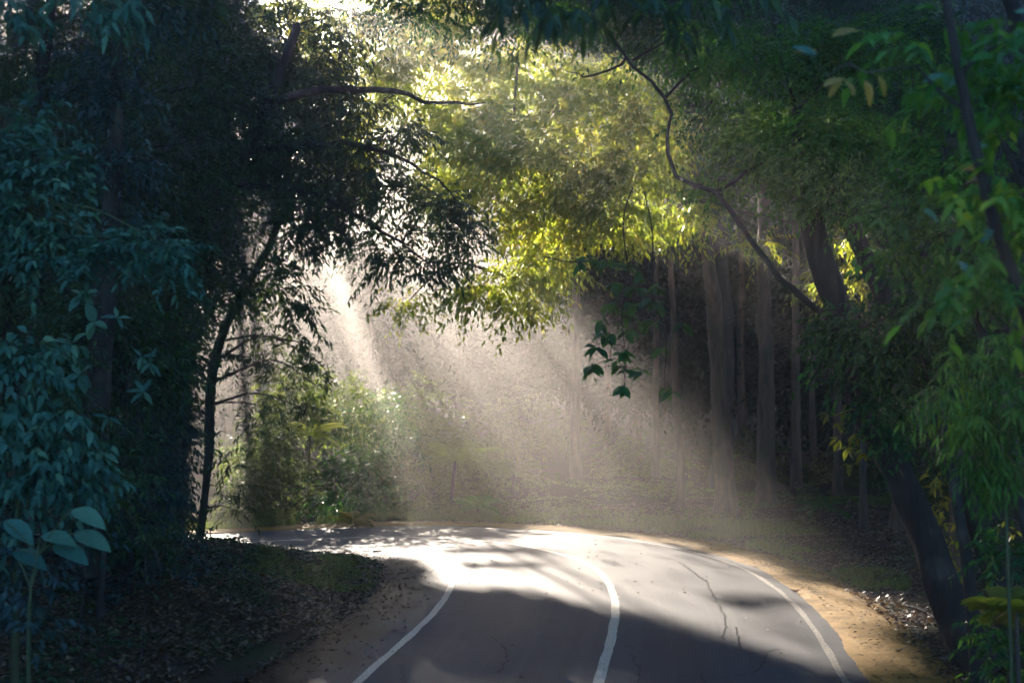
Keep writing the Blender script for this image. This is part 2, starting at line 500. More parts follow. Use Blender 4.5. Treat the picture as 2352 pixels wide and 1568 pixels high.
def sun_gap(P, clump_jit, leak=.03, road=True, rec=True):
    """True where a leaf at P would stand in the way of the sun"""
    bad = np.zeros(len(P), bool)
    if road:
        gp = P[:, :2] - SDIR[None, :2] * (P[:, 2:3] / SDIR[2])
        nz = np.stack([vnoise(gp[:, 0] * .9, gp[:, 1] * .55, 21), vnoise(gp[:, 0] * .9, gp[:, 1] * .55, 22)], 1)
        a, b, r = sun_coords(P)
        stripe = vnoise(gp[:, 0] * .22, gp[:, 1] * .95, 41) + .5 * vnoise(gp[:, 0] * .5, gp[:, 1] * 2.1, 42)
        mid = sstep(.36, .46, a / np.maximum(3.71 - b, .1)) * (1 - sstep(.50, .62, a / np.maximum(3.71 - b, .1)))
        right = sstep(.80, .92, a / np.maximum(3.71 - b, .1))
        q0 = gp + .35 * nz + clump_jit
        far = (r > 58)[:, None] * np.array([.35, 0])
        bad |= (inside(LIT, q0) | inside(LIT, q0 + far) | inside(LIT, q0 - far)) & (P[:, 2] > .35) & (stripe > -1.3 + .5 * right + .48 * mid)
    if rec:
        a, b, r = sun_coords(P)
        for (ra, rb, rr, sa, sb) in RECEIVERS:
            q = ((a - ra) / sa) ** 2 + ((b - rb) / sb) ** 2
            bad |= (q < .95) & (r > rr + 2.0)
    return bad & (rng.random(len(P)) > leak)

# ---------------------------------------------------------------- foliage
def sprays(C, D, Lt, n, ll, lw, droop, ldroop, hexa, clump_tint, gap=None, spread=.8):
    """leaves along N twigs that start at C and run along D; returns verts, faces, tint, twig end points"""
    Nt = len(C)
    s = (np.arange(n) + .7) / n
    Lt = Lt * (.6 + .8 * rng.random(Nt))
    base = C[:, None] + D[:, None] * (Lt[:, None] * s)[..., None]
    base[..., 2] -= droop * Lt[:, None] * s ** 2
    T = np.repeat(D[:, None], n, 1).copy()
    T[..., 2] -= 2 * droop * s
    T = nrm(T)
    upj = np.array([0, 0, 1.0]) + .35 * rng.normal(size=(Nt, n, 3))
    side = nrm(np.cross(T, upj)) * np.where(np.arange(n) % 2 == 0, 1, -1)[None, :, None]
    ld = nrm(T * .65 + side * spread + .22 * rng.normal(size=(Nt, n, 3)) + np.array([0, 0, -ldroop]))
    w = nrm(np.cross(ld, np.array([0, 0, 1.0]) + .55 * rng.normal(size=(Nt, n, 3))))
    sz = (.7 + .55 * rng.random((Nt, n)))[..., None]
    sag = np.array([0, 0, -1.0])
    B = base.reshape(-1, 3); ld = ld.reshape(-1, 3); w = w.reshape(-1, 3); sz = sz.reshape(-1, 1)
    tint = np.clip(np.repeat(clump_tint, n) + .28 * rng.normal(size=Nt * n), 0, 1)
    if gap is not None:
        k = ~gap(B, np.repeat(rng.normal(size=(Nt, 2)) * .22, n, 0))
        B, ld, w, sz, tint = B[k], ld[k], w[k], sz[k], tint[k]
    l, h = ll * sz, lw * .5 * sz
    tip = B + ld * l + sag * l * .14
    if hexa:
        P = np.stack([B, B + ld * l * .30 + w * h * .92, B + ld * l * .66 + w * h * .72 + sag * l * .04, tip,
                      B + ld * l * .66 - w * h * .72 + sag * l * .04, B + ld * l * .30 - w * h * .92], 1)
        # lift the margins a little: a leaf folds along its midrib
        m = len(B)
        F = np.arange(m * 6).reshape(m, 6)
        F4 = np.concatenate([F[:, [0, 1, 2, 3]], F[:, [0, 3, 4, 5]]])
        P[:, [1, 2, 4, 5], 2] += (h * .35)
        return P.reshape(-1, 3), F4, np.concatenate([tint, tint])
    P = np.stack([B, B + ld * l * .42 + w * h, tip, B + ld * l * .42 - w * h], 1)
    m = len(B)
    return P.reshape(-1, 3), np.arange(m * 4).reshape(m, 4), tint

def blob_twigs(c, rad, N, sub=9, flat=0.0):
    """start points and directions of N twigs gathered in sub-clumps through an ellipsoid"""
    rad = np.asarray(rad)
    d = nrm(rng.normal(size=(sub, 3)))
    sc = d * (rng.random((sub, 1)) ** .45) * .82
    sr = .30 + .22 * rng.random(sub)
    k = rng.integers(0, sub, N)
    dd = nrm(rng.normal(size=(N, 3)))
    q = sc[k] + dd * sr[k][:, None] * (rng.random((N, 1)) ** .5)
    C = c + q * rad
    D = nrm(dd * .9 + nrm(q) * .55 + .3 * rng.normal(size=(N, 3)) + np.array([0, 0, .05]))
    D[:, 2] *= .6
    tint = np.clip(.45 + .20 * rng.normal(size=sub), 0, 1)[k]
    return C, nrm(D), tint

LEAF = dict(n=10, ll=.13, lw=.05, L=.7, droop=.35, ldroop=.35, hexa=False, dens=95, spread=.8)

def crown_mesh(name, blobs, mat, leaf, gap=None, twigs=False):
    P = dict(LEAF); P.update(leaf)
    Vs, Fs, Ts, off = [], [], [], 0
    tw = []
    for b in blobs:
        c, rad, dens = b
        area = math.pi * rad[0] * rad[2]
        Nn = max(6, int(area * P['dens'] * dens))
        C, D, ct = blob_twigs(c, rad, Nn, sub=max(5, min(16, int(4 + 2.0 * area))))
        V, F, t = sprays(C, D, P['L'], P['n'], P['ll'], P['lw'], P['droop'], P['ldroop'], P['hexa'], ct, gap, P['spread'])
        Vs.append(V); Fs.append(F + off); Ts.append(t); off += len(V)
        if twigs:
            k = slice(0, Nn, 2)
            tw.append((C[k], D[k]))
    me = mesh_from(name, np.concatenate(Vs), np.concatenate(Fs), mat, False, np.concatenate(Ts))
    if not twigs: return me, None
    C = np.concatenate([x[0] for x in tw]); D = np.concatenate([x[1] for x in tw])
    if gap is not None:
        k = ~gap(C, np.zeros((len(C), 2))); C, D = C[k], D[k]
    s = np.linspace(0, .95, 4)
    X = C[:, None] + D[:, None] * (P['L'] * s)[None, :, None]
    X[..., 2] -= P['droop'] * P['L'] * s ** 2
    A = nrm(np.cross(D, [0, 0, 1.0])); Bv = np.cross(D, A)
    ang = np.array([0, 2.1, 4.2])
    rr = np.array([.006, .005, .004, .002])
    V = X[:, :, None] + rr[None, :, None, None] * (np.cos(ang)[None, None, :, None] * A[:, None, None] + np.sin(ang)[None, None, :, None] * Bv[:, None, None])
    n = len(C)
    idx = np.arange(n * 12).reshape(n, 4, 3)
    F = np.concatenate([np.stack([idx[:, i, j], idx[:, i, (j + 1) % 3], idx[:, i + 1, (j + 1) % 3], idx[:, i + 1, j]], -1) for i in range(3) for j in range(3)])
    return me, mesh_from('twigs', V.reshape(-1, 3), F, M['dark_bark'])

def B(u, v, Y, ru, rv, dens=1.0, deep=.8):
    k = Y / FPX
    return (pt(u, v, Y), (ru * k, max(ru, rv) * k * deep, rv * k), dens)

def tree(name, label, cat, trunk, radii, blobs, mat, leaf={}, limbs=(), group=None, bark='bark', gap='both', twigs=False, auto=True, sides=9, receiver=False, crown='crown'):
    P = catmull(trunk, .35)
    P[1:, :2] += .015 * np.stack([vnoise(np.arange(1, len(P)) * .45, np.full(len(P) - 1, trunk[0][0] + k * 9.0), 3) for k in (0, 1)], 1) * (radii[0] / .1)
    rad = np.interp(np.linspace(0, 1, len(P)), np.linspace(0, 1, len(radii)), radii)
    flare = np.exp(-np.linspace(0, 1, len(P)) * 18)
    r = root_empty(name, trunk[0], label, cat, group)
    sd = int(rng.integers(0, 99))
    V, F = tube(P, rad * (1 + .45 * flare), sides, .16, sd)
    put('trunk' if cat in ('tree', 'sapling', 'palm') else 'stem', mesh_from('trunk', V, F, M[bark], True), r)
    att = [P]
    for (pts, rr) in limbs:
        Q = catmull(pts, .3)
        Q[1:-1] += .02 * rng.normal(size=Q[1:-1].shape)
        V, F = tube(Q, np.interp(np.linspace(0, 1, len(Q)), np.linspace(0, 1, len(rr)), rr), 7, .12, sd + 1)
        put('branch', mesh_from('branch', V, F, M[bark], True), r)
        att.append(Q)
    att = np.concatenate(att)
    if auto:
        for (c, ra, _) in blobs:
            d = att - c
            cost = np.linalg.norm(d, axis=1) + np.maximum(att[:, 2] - c[2], 0) * .8
            a = att[cost.argmin()]
            ln = np.linalg.norm(c - a)
            if ln < .35: continue
            mid = (a + c) / 2 + np.array([0, 0, .12 * ln]) + .06 * ln * rng.normal(size=3)
            Q = catmull([a, mid, c], max(.25, ln / 8))
            r0 = min(.055, .012 + .012 * ln) if cat == 'tree' else .014
            V, F = tube(Q, np.linspace(r0, r0 * .35, len(Q)), 5, .1, sd)
            put('branch', mesh_from('branch', V, F, M[bark], True), r)
    g = None
    if gap:
        g = lambda Pp, j: sun_gap(Pp, j, .004, gap in ('both', 'road'), gap == 'both')
    me, tw = crown_mesh(crown, blobs, M[mat], leaf, g, twigs)
    tag(put(crown, me, r), kind='stuff')
    if tw is not None: tag(put('twigs', tw, r), kind='stuff')
    return r

def base(u, Y):
    x = (u - CX) * Y / FPX
    return np.array([x, Y, gz(x, Y) - .03])

# ---- foliage that the sun lights from behind: registered first
YEL = [(1190, 150, 44, 110, 80), (1300, 330, 40, 170, 150), (1150, 380, 41, 130, 100), (1410, 450, 40, 140, 110), (1250, 500, 41, 150, 80), (1500, 330, 40, 90, 130),
       (1210, 610, 42, 120, 60), (1130, 665, 42, 90, 42), (1350, 190, 41, 140, 80), (1090, 250, 42, 100, 90), (940, 690, 44, 48, 26), (1200, 700, 42, 70, 32), (1560, 500, 41, 70, 60)]
YEL2 = [(850, 190, 46, 110, 80), (950, 110, 46, 120, 70), (1010, 400, 46, 70, 80), (830, 330, 46, 60, 60), (760, 110, 46, 80, 90), (700, 20, 46, 90, 60), (860, 40, 46.5, 110, 60), (1000, 230, 46.5, 70, 60), (1020, 20, 46.5, 90, 60)]
BUSH = [(600, 1010, 54, 70, 80), (640, 1060, 51.5, 70, 90), (800, 1110, 50.5, 80, 85), (870, 985, 55, 80, 80), (570, 1130, 50, 50, 70), (770, 930, 56, 75, 70), (950, 1150, 52, 60, 50)]
for q in YEL + YEL2 + BUSH + [(2180, 1170, 24.5, 30, 80), (1950, 970, 22.5, 50, 60), (2320, 1395, 17, 45, 40), (600, 640, 37, 50, 60), (640, 780, 37, 60, 60), (570, 1275, 37, 150, 28)]:
    add_receiver(*q)

# ---------------------------------------------------------------- the lit canopy over the bend
tree('canopy_tree', 'thick straight trunk in the mist carrying the glowing yellow green canopy over the road', 'tree',
     [base(1668, 48), pt(1660, 1050, 48), pt(1650, 850, 48), pt(1632, 640, 47.5), pt(1610, 480, 47), pt(1580, 330, 46)], [.30, .27, .24, .2, .14],
     [B(*q, 1.0, .4) for q in YEL], 'lit_leaf', dict(ll=.19, lw=.075, L=.8, dens=72, n=9, hexa=False, ldroop=.6),
     limbs=[([pt(1615, 520, 47), pt(1520, 420, 44), pt(1400, 400, 42), pt(1250, 430, 41), pt(1110, 560, 42)], [.11, .08, .05, .02]),
            ([pt(1590, 380, 46.5), pt(1480, 280, 43), pt(1350, 250, 41), pt(1180, 270, 41.5)], [.10, .07, .04, .02]),
            ([pt(1600, 460, 46.8), pt(1450, 520, 43), pt(1300, 560, 42), pt(1180, 640, 42)], [.08, .05, .03, .015])], bark='pale_bark', gap='road')
tree('canopy_tree', 'tree behind the dark overhanging boughs with sunlit yellow leaves near the top', 'tree',
     [base(420, 52), pt(440, 800, 52), pt(620, 500, 50), pt(740, 250, 48)], [.16, .14, .10, .06],
     [B(*q, .9, .5) for q in YEL2], 'lit_leaf', dict(ll=.19, lw=.075, dens=80, n=9, ldroop=.6), gap='road')
LITR = [(1950, 560, 42, 55, 70), (1905, 650, 42, 50, 50), (1740, 570, 42, 60, 40), (1480, 530, 43, 60, 45), (1990, 660, 42, 40, 40)]
for q in LITR: add_receiver(*q)
tree('small_tree', 'small tree with yellow green sunlit leaves seen behind the forking dark trunks', 'tree', [base(1985, 43), pt(1975, 900, 43), pt(1950, 700, 42.6), pt(1900, 560, 42.3), pt(1780, 500, 42.2), pt(1560, 470, 42.8)], [.10, .09, .07, .05, .035, .02],
     [B(*q, 1.0, .5) for q in LITR], 'lit_leaf', dict(ll=.19, lw=.06, dens=34, n=9, ldroop=.6), gap='road')

# ---------------------------------------------------------------- trees on the left
tree('leaning_tree', 'slender dark tree leaning out from the inner bank with drooping leaves on its road side', 'tree',
     [base(452, 36.5), pt(462, 1200, 36.5), pt(478, 1060, 36.4), pt(482, 930, 36.3), pt(492, 830, 36.2), pt(522, 740, 36), pt(562, 668, 36), pt(612, 580, 36), pt(660, 470, 36)],
     [.085, .085, .09, .11, .12, .11, .10, .08, .06],
     [B(630, 700, 36, 95, 100), B(680, 640, 35.6, 60, 100), B(655, 850, 36, 95, 50), B(710, 790, 35.5, 55, 45, .8), B(600, 930, 36, 70, 60, .6), B(530, 1000, 35.7, 40, 70, .5), B(515, 1120, 36, 45, 60, .6),
      B(570, 820, 36, 55, 50, .8), B(725, 885, 36, 30, 26, .6), B(540, 1170, 35.8, 30, 30, .5), B(690, 935, 35.8, 22, 22, .6), B(745, 840, 35.6, 26, 14, .6), B(425, 1190, 36.3, 30, 60, .6), B(440, 1040, 36.4, 25, 70, .7)],
     'dark_leaf', dict(ll=.17, lw=.05, L=.5, dens=24, n=9, hexa=True, ldroop=.6), bark='bark', gap='both', twigs=True)
tree('overhanging_tree', 'big dark tree with long boughs of silhouetted leaves reaching over the road', 'tree',
     [base(330, 33), pt(360, 900, 33), pt(430, 600, 33), pt(540, 380, 33), pt(620, 230, 33), pt(680, 60, 33)], [.28, .25, .22, .18, .14, .09],
     [B(900, 290, 33, 110, 70, .7), B(850, 410, 33, 100, 80, .9), B(970, 480, 33, 90, 60, .9), B(1010, 550, 33, 70, 55, .9), B(900, 560, 33, 100, 40, .9), B(820, 520, 33, 70, 45, .9), B(1070, 545, 33, 45, 50, .8),
      B(880, 610, 33, 50, 28, .8), B(990, 625, 33, 60, 30, .8), B(1035, 490, 33, 60, 50, .9), B(780, 300, 33.5, 90, 80, .8),
      B(680, 200, 34, 130, 150), B(620, 400, 34, 140, 120), B(700, 510, 33.6, 80, 70), B(570, 120, 34, 120, 110), B(760, 60, 34, 110, 70, .7), B(720, 380, 33.5, 90, 110)],
     'dark_leaf', dict(ll=.17, lw=.052, L=.65, dens=58, n=10, hexa=True, ldroop=.55), bark='dark_bark', gap='both', twigs=True,
     limbs=[([pt(620, 240, 33), pt(700, 215, 33), pt(790, 205, 33), pt(900, 212, 33), pt(1010, 236, 33), pt(1115, 236, 33)], [.10, .085, .07, .055, .04, .015]),
            ([pt(560, 350, 33), pt(740, 330, 33), pt(900, 352, 33), pt(975, 395, 33), pt(1040, 450, 33), pt(1100, 560, 33)], [.09, .07, .05, .035, .025, .01]),
            ([pt(520, 420, 33), pt(700, 440, 33), pt(830, 500, 33), pt(950, 580, 33), pt(1040, 655, 33)], [.08, .06, .045, .03, .01])])
for lab, tr, bl, mt in (
    ('tall dark tree filling the upper left between the teal shrub and the overhanging boughs', [base(210, 31), pt(230, 700, 31), pt(300, 300, 31), pt(330, 20, 31)],
     [B(420, 330, 31, 150, 150), B(470, 520, 31.5, 150, 130), B(330, 560, 30.5, 140, 120), B(520, 640, 32, 110, 90), B(420, 120, 32, 140, 120), B(300, 420, 30, 130, 130), B(540, 250, 32.5, 110, 130), B(480, 20, 33, 160, 80)], 'dark_leaf'),
    ('dark tree at the left edge rising behind the upper teal foliage', [base(-60, 27), pt(20, 600, 27), pt(80, 250, 27), pt(120, 0, 27)],
     [B(60, 120, 27, 170, 140), B(160, 250, 27.5, 130, 120), B(210, 60, 28, 130, 110), B(100, 420, 27, 150, 110), B(230, 480, 28, 110, 110), B(40, 660, 26, 120, 120)], 'dark_leaf'),
    ('blue green tree with hanging foliage beside the dark tree in the upper left', [base(190, 24), pt(230, 800, 24), pt(260, 400, 24), pt(270, 60, 24)],
     [B(260, 130, 24, 70, 90), B(300, 250, 24, 50, 90), B(270, 380, 24, 70, 90), B(340, 30, 23, 70, 60), B(200, 230, 24, 60, 80), B(310, 500, 24, 50, 60, .8)], 'blue_leaf')):
    tree('roadside_tree', lab, 'tree', tr, [.22, .2, .15, .08], bl, mt, dict(ll=.14, lw=.055, dens=70, L=.65), bark='dark_bark')

# teal shrubs near the camera, on the bank
tree('arching_shrub', 'upper teal shrub arching in from the left edge, its leaves pale and soft', 'shrub',
     [base(-170, 15.5), pt(-140, 800, 15.5), pt(-60, 560, 15.5), pt(60, 470, 15.3)], [.06, .05, .035, .015],
     [B(40, 310, 15.5, 100, 60), B(90, 380, 15.4, 90, 60), B(50, 480, 15.3, 120, 70), B(190, 540, 15, 100, 50), B(300, 560, 14.8, 80, 45), B(390, 570, 14.6, 50, 32), B(120, 590, 15, 100, 40), B(-20, 400, 15, 80, 90), B(250, 600, 14.9, 70, 28)],
     'teal_leaf', dict(ll=.115, lw=.045, L=.34, n=11, dens=150, hexa=True, ldroop=.25, droop=.3), bark='stem', gap=None, crown='foliage')
tree('bank_shrub', 'lower teal shrub on the left bank above the big pale leaves', 'shrub',
     [base(30, 15), pt(40, 1200, 15), pt(60, 900, 15)], [.05, .04, .015],
     [B(70, 860, 15, 110, 80), B(40, 980, 15, 120, 90), B(150, 1000, 15, 60, 90), B(120, 1100, 15, 90, 70), B(20, 1120, 15, 90, 80)],
     'teal_leaf', dict(ll=.12, lw=.06, L=.32, n=8, dens=120, hexa=True, ldroop=.8, droop=.4), bark='stem', gap=None, crown='foliage')
tree('bank_shrub', 'low blue shrub spilling down the left bank under the big pale leaves', 'shrub',
     [base(60, 14.5), pt(70, 1350, 14.3)], [.03, .012],
     [B(70, 1350, 14.5, 100, 60), B(100, 1420, 14, 70, 30, .8), B(190, 1210, 15.5, 50, 60, .8), B(0, 1260, 14.8, 90, 90, .7)],
     'blue_leaf', dict(ll=.10, lw=.05, L=.3, n=8, dens=110, hexa=True, ldroop=.6), bark='stem', gap=None, crown='foliage')
tree('top_foliage_tree', 'teal branch drooping into the top left corner', 'tree',
     [base(-420, 14), pt(-430, 500, 14), pt(-300, 0, 14), pt(-120, -90, 14)], [.14, .12, .09, .05],
     [B(40, 10, 14, 90, 40), B(320, -10, 14, 70, 40, .8), B(180, -60, 14, 150, 60, .8)], 'teal_leaf', dict(ll=.14, lw=.05, L=.35, dens=80, hexa=True, ldroop=.7), bark='dark_bark', gap=None)

# dark understorey on the left
for lab, u, Y, bl in (
    ('dark rounded thicket shrub between the teal shrub and the leaning tree', 300, 25, [B(290, 860, 25, 130, 130), B(250, 720, 25, 140, 90), B(370, 760, 27, 110, 130), B(180, 820, 24, 90, 120)]),
    ('dark blue thicket shrub hanging down to the bank beside the leaning tree', 360, 27, [B(330, 1060, 27, 110, 130), B(370, 980, 28.5, 65, 130), B(375, 1130, 28.5, 45, 90), B(270, 1180, 26, 110, 90)]),
    ('dark shrub low on the bank behind the big pale leaves', 230, 22, [B(250, 1080, 22, 100, 120), B(310, 1220, 24, 95, 60), B(180, 960, 22, 90, 100)]),
    ('dark shrub right behind the leaning trunk, thick with fine leaves', 420, 34, [B(390, 870, 34, 70, 130), B(420, 700, 34, 90, 90), B(385, 1060, 34, 55, 120), B(380, 1180, 34.5, 45, 70)])):
    tree('thicket_shrub', lab, 'shrub', [base(u, Y), bl[0][0]], [.05, .02], bl, 'blue_leaf' if 'blue' in lab else 'dark_leaf',
         dict(ll=.115, lw=.045, L=.5, dens=95, n=10, ldroop=.5), bark='dark_bark', crown='foliage')

# ---------------------------------------------------------------- leaf parts: single big leaves
def leaf_unit(name, mat, w=.45, fold=.10, curl=.18, tint=.6):
    """a broad leaf of unit length along +Y, folded on its midrib, 12 quads"""
    ts = np.array([0, .12, .3, .5, .7, .88, 1.0])
    hw = np.array([.02, .55, .95, 1.0, .78, .40, .02]) * w * .5
    V, F = [], []
    for t, h in zip(ts, hw):
        z = -curl * t * t
        V += [(-h, t, z + fold * h * 2), (0, t, z), (h, t, z + fold * h * 2)]
    for i in range(6):
        F += [[3 * i, 3 * i + 1, 3 * i + 4, 3 * i + 3], [3 * i + 1, 3 * i + 2, 3 * i + 5, 3 * i + 4]]
    return mesh_from(name, np.array(V), np.array(F), mat, True, np.full(12, tint))

def place_leaf(me, parent, p, direction, size, normal=(0, 0, 1), name='leaf'):
    d = Vector(direction).normalized()
    n = Vector(normal); n = (n - d * n.dot(d)).normalized()
    x = d.cross(n)
    o = bpy.data.objects.new(name, me)
    COL.objects.link(o)
    mt = Matrix((x, d, n)).transposed().to_4x4()
    o.matrix_world = Matrix.Translation(Vector(p)) @ mt @ Matrix.Diagonal((size, size, size, 1))
    o.parent = parent
    o.matrix_parent_inverse = Matrix.Translation(-parent.location)
    return o

BIG = {k: [leaf_unit('leaf', M[mk], w, f, c, t) for t in (.3, .6, .9)] for k, mk, w, f, c in
       (('teal', 'teal_leaf', .56, .14, .2), ('teal_narrow', 'teal_leaf', .36, .16, .22), ('green', 'green_leaf', .5, .14, .28), ('yellow', 'yellow_leaf', .42, .2, .3),
        ('dark', 'dark_leaf', .5, .14, .3), ('bright', 'bright_leaf', .34, .15, .3), ('litspray', 'lit_leaf', .34, .15, .3))}
def pick(k): return BIG[k][int(rng.integers(0, 3))]

r = root_empty('broad_leaf_plant', base(60, 13.5), 'plant with six very large pale teal leaves low at the left edge', 'plant')
hub = pt(85, 1275, 13.6)
V, F = tube(catmull([base(60, 13.5), pt(65, 1400, 13.5), hub], .12), np.linspace(.009, .006, len(catmull([base(60, 13.5), pt(65, 1400, 13.5), hub], .12))), 6)
put('stem', mesh_from('stem', V, F, M['stem'], True), r)
for (u, v, du, dv, s) in ((10, 1195, 62, 40, .30), (165, 1170, 75, 30, .30), (95, 1230, 85, 10, .29), (170, 1225, 80, 25, .32), (120, 1250, 78, 30, .32), (30, 1265, 78, 30, .30)):
    p0 = pt(u, v, 13.5 + .4 * rng.random())
    d = pt(u + du, v + dv, p0[1] - .12) - p0
    place_leaf(pick('teal'), r, p0, d, s * 1.2, (-.1, -.42, .9))
    Q = catmull([hub, (hub + p0) / 2 + np.array([0, 0, .03]), p0], .08)
    V, F = tube(Q, np.full(len(Q), .006), 5)
    put('stalk', mesh_from('stalk', V, F, M['stem'], True), r)

def sapling(label, stem_px, Y, clusters, size, mk, tilt=(0, -.6, .8)):
    P = [base(stem_px[0][0], Y)] + [pt(u, v, Y) for u, v in stem_px]
    r = root_empty('sapling', P[0], label, 'sapling')
    Q = catmull(P, .15)
    Q[1:, 0] += .10 * vnoise(np.arange(1, len(Q)) * .22, np.full(len(Q) - 1, Y * 1.7), 4)
    V, F = tube(Q, np.linspace(.009, .004, len(Q)), 5)
    put('stem', mesh_from('stem', V, F, M['dark_bark'], True), r)
    for (u, v, n) in clusters:
        c = pt(u, v, Y)
        a = Q[np.linalg.norm(Q - c, axis=1).argmin()]
        V, F = tube(np.array([a, (a + c) / 2, c]) + 1e-4, [.006, .005, .003], 4)
        put('twig', mesh_from('twig', V, F, M['bark'], True), r)
        a0 = rng.random() * 6
        for k in range(n):
            an = a0 + k * 2 * math.pi / n + .4 * rng.normal()
            d = (math.cos(an), -.25 + .3 * rng.normal(), math.sin(an) * .8 - .15)
            place_leaf(pick(mk), r, c, d, size * (.7 + .5 * rng.random()), tilt)
sapling('thin sapling with rosettes of broad teal leaves against the dark thicket', [(200, 1000), (195, 800), (210, 700)], 19,
        [(190, 680, 6), (165, 790, 6), (215, 740, 5), (185, 860, 5)], .22, 'teal')
sapling('small sapling with two whorls of pale leaves in the middle of the dark thicket', [(330, 1050), (320, 900), (315, 830)], 20,
        [(325, 820, 7), (345, 835, 5), (330, 900, 6), (270, 730, 4)], .20, 'teal_narrow')
sapling('short sapling with few teal leaves low in the dark thicket', [(240, 1150), (245, 1040)], 19, [(240, 1040, 5), (250, 960, 3)], .19, 'teal_narrow')

# ---------------------------------------------------------------- shrubs across the road
labs = ['pale lit shrub standing farthest back right behind the drooping leaves of the leaning tree', 'sunlit shrub behind the leaning trunk where the road leaves the picture', 'bright green leafy shrub in the light left of the sunbeam', 'glittering shrub standing high behind the bright green one',
        'small lit shrub at the far road edge seen right beside the leaning trunk', 'pale hazy shrub with sparkling leaves above the other lit shrubs', 'shaded blue shrub at the far road edge left of the palm']
for (q, lab) in zip(BUSH, labs):
    u, v, Y, ru, rv = q
    tree('roadside_shrub', lab, 'shrub', [base(u, Y + .5), pt(u, v, Y)], [.05, .02], [B(u, v, Y, ru, rv), B(u - .5 * ru, v + .5 * rv, Y - .5, ru * .6, rv * .6), B(u + .6 * ru, v + .4 * rv, Y, ru * .6, rv * .6, .9), B(u + .2 * ru, v - .6 * rv, Y + .3, ru * .6, rv * .5, .7)],
         'green_leaf' if 'bright green' in lab else 'hazy_leaf', dict(ll=.17, lw=.07, L=.8, dens=46, n=8, ldroop=.3), gap=None, crown='foliage')
UND = [(1215, 965, 72, 110, 60, 'faint shrub farthest back in the middle of the sunbeam'), (690, 900, 57, 80, 80, 'tall hazy shrub in the gap between the leaning tree and the glittering shrub'), (960, 960, 60, 90, 90, 'tall grey green shrub deep in the haze left of the sunbeam'), (900, 1080, 57, 80, 90, 'blue green shrub behind the bright green leafy one'), (1020, 1170, 51, 55, 30, 'low dark shrub at the foot of the palm'), (1240, 1180, 50.5, 70, 22, 'very low plants at the road edge where the sunbeam lands'), (1550, 1150, 53, 60, 40, 'low dim shrub between the slender pale trunks'), (1060, 1150, 53, 70, 60, 'low hazy shrub under the upper end of the sunbeam'), (1180, 1130, 56, 80, 60, 'hazy shrub in the middle of the sunbeam at the far road edge'),
       (1290, 1140, 57, 80, 55, 'hazy shrub at the lower right of the sunbeam'), (1400, 1150, 56, 80, 50, 'dim shrub beside the pale trunk right of the sunbeam'), (1000, 1040, 57, 80, 100, 'tall dim shrub behind the palm'),
       (1880, 1150, 52, 60, 40, 'small dim shrub among the straight trunks'), (1120, 1000, 62, 90, 90, 'tall pale shrub deep inside the sunbeam'), (1470, 1060, 62, 100, 90, 'dim tall shrub behind the slender pale trunks'),
       (1720, 1080, 60, 90, 100, 'dim tall shrub between the two thick misty trunks'), (1960, 1080, 58, 110, 120, 'dim tall shrub behind the right hand straight trunks'), (2150, 1120, 50, 100, 110, 'dark shrub behind the leaning trunk at the right')]
for u, v, Y, ru, rv, lab in UND:
    tree('forest_shrub', lab, 'shrub', [base(u, Y), pt(u, v, Y)], [.04, .015], [B(u, v, Y, ru, rv), B(u + .6 * ru, v + .4 * rv, Y + .6, ru * .6, rv * .6), B(u - .6 * ru, v + .5 * rv, Y - .4, ru * .6, rv * .5)],
         'hazy_leaf', dict(ll=.19, lw=.07, L=.7, dens=48, n=9, ldroop=.4), gap=None, crown='foliage')

def frond_mesh(L=1.6, n=18, lw=.03, ll=.42, droop=.5):
    """a pinnate frond along +Y with leaflets as thin folded blades"""
    V, F = [], []
    s = np.linspace(.12, 1, n)
    for t in s:
        p = np.array([0, L * t * (1 - .15 * t), L * (.35 * t - droop * t * t)])
        for sg in (-1, 1):
            l = ll * math.sin(math.pi * (.12 + .82 * t)) + .05
            d = nrm(np.array([sg * .85, .5, -.25]))
            wv = np.array([0, lw / 2, lw * .25])
            k = len(V)
            V += [p, p + d * l * .5 + wv, p + d * l + np.array([0, 0, -.12 * l]), p + d * l * .5 - wv]
            F.append([k, k + 1, k + 2, k + 3])
    tv = np.linspace(0, 1, 8)
    for i in range(7):
        pts = [np.array([0, L * t * (1 - .15 * t), L * (.35 * t - droop * t * t)]) for t in (tv[i], tv[i + 1])]
        k = len(V); w = .012
        V += [pts[0] + [-w, 0, 0], pts[0] + [0, 0, -w], pts[0] + [w, 0, 0], pts[1] + [-w, 0, 0], pts[1] + [0, 0, -w], pts[1] + [w, 0, 0]]
        F += [[k, k + 1, k + 4, k + 3], [k + 1, k + 2, k + 5, k + 4]]
    return np.array(V), np.array(F)

def palm(name, label, cat, u, Y, top, nf, L, mat, trunk_r=.06, ll=.42, droop=.5, lw=.03):
    b = base(u, Y)
    t = pt(*top) if len(top) == 3 else b + np.array([0, 0, top[0]])
    r = root_empty(name, b, label, cat)
    Q = catmull([b, (b + t) / 2, t], .2)
    V, F = tube(Q, np.linspace(trunk_r, trunk_r * .7, len(Q)), 7, .1)
    put('trunk' if cat == 'palm' else 'stem', mesh_from('trunk', V, F, M['bark'], True), r)
    V, F = frond_mesh(L, 20, lw, ll, droop)
    me = mesh_from('frond', V, F, M[mat], False, np.clip(.5 + .2 * rng.normal(size=len(F)), 0, 1))
    for k in range(nf):
        a = k * 2.399 + .3 * rng.normal()
        o = put('frond', me)
        sc = .75 + .4 * rng.random()
        o.matrix_world = Matrix.Translation(Vector(t)) @ Matrix.Rotation(a, 4, 'Z') @ Matrix.Rotation(R(35 - 6 * (k % 9)), 4, 'X') @ Matrix.Scale(sc, 4)
        o.parent = r
        o.matrix_parent_inverse = Matrix.Translation(-r.location)
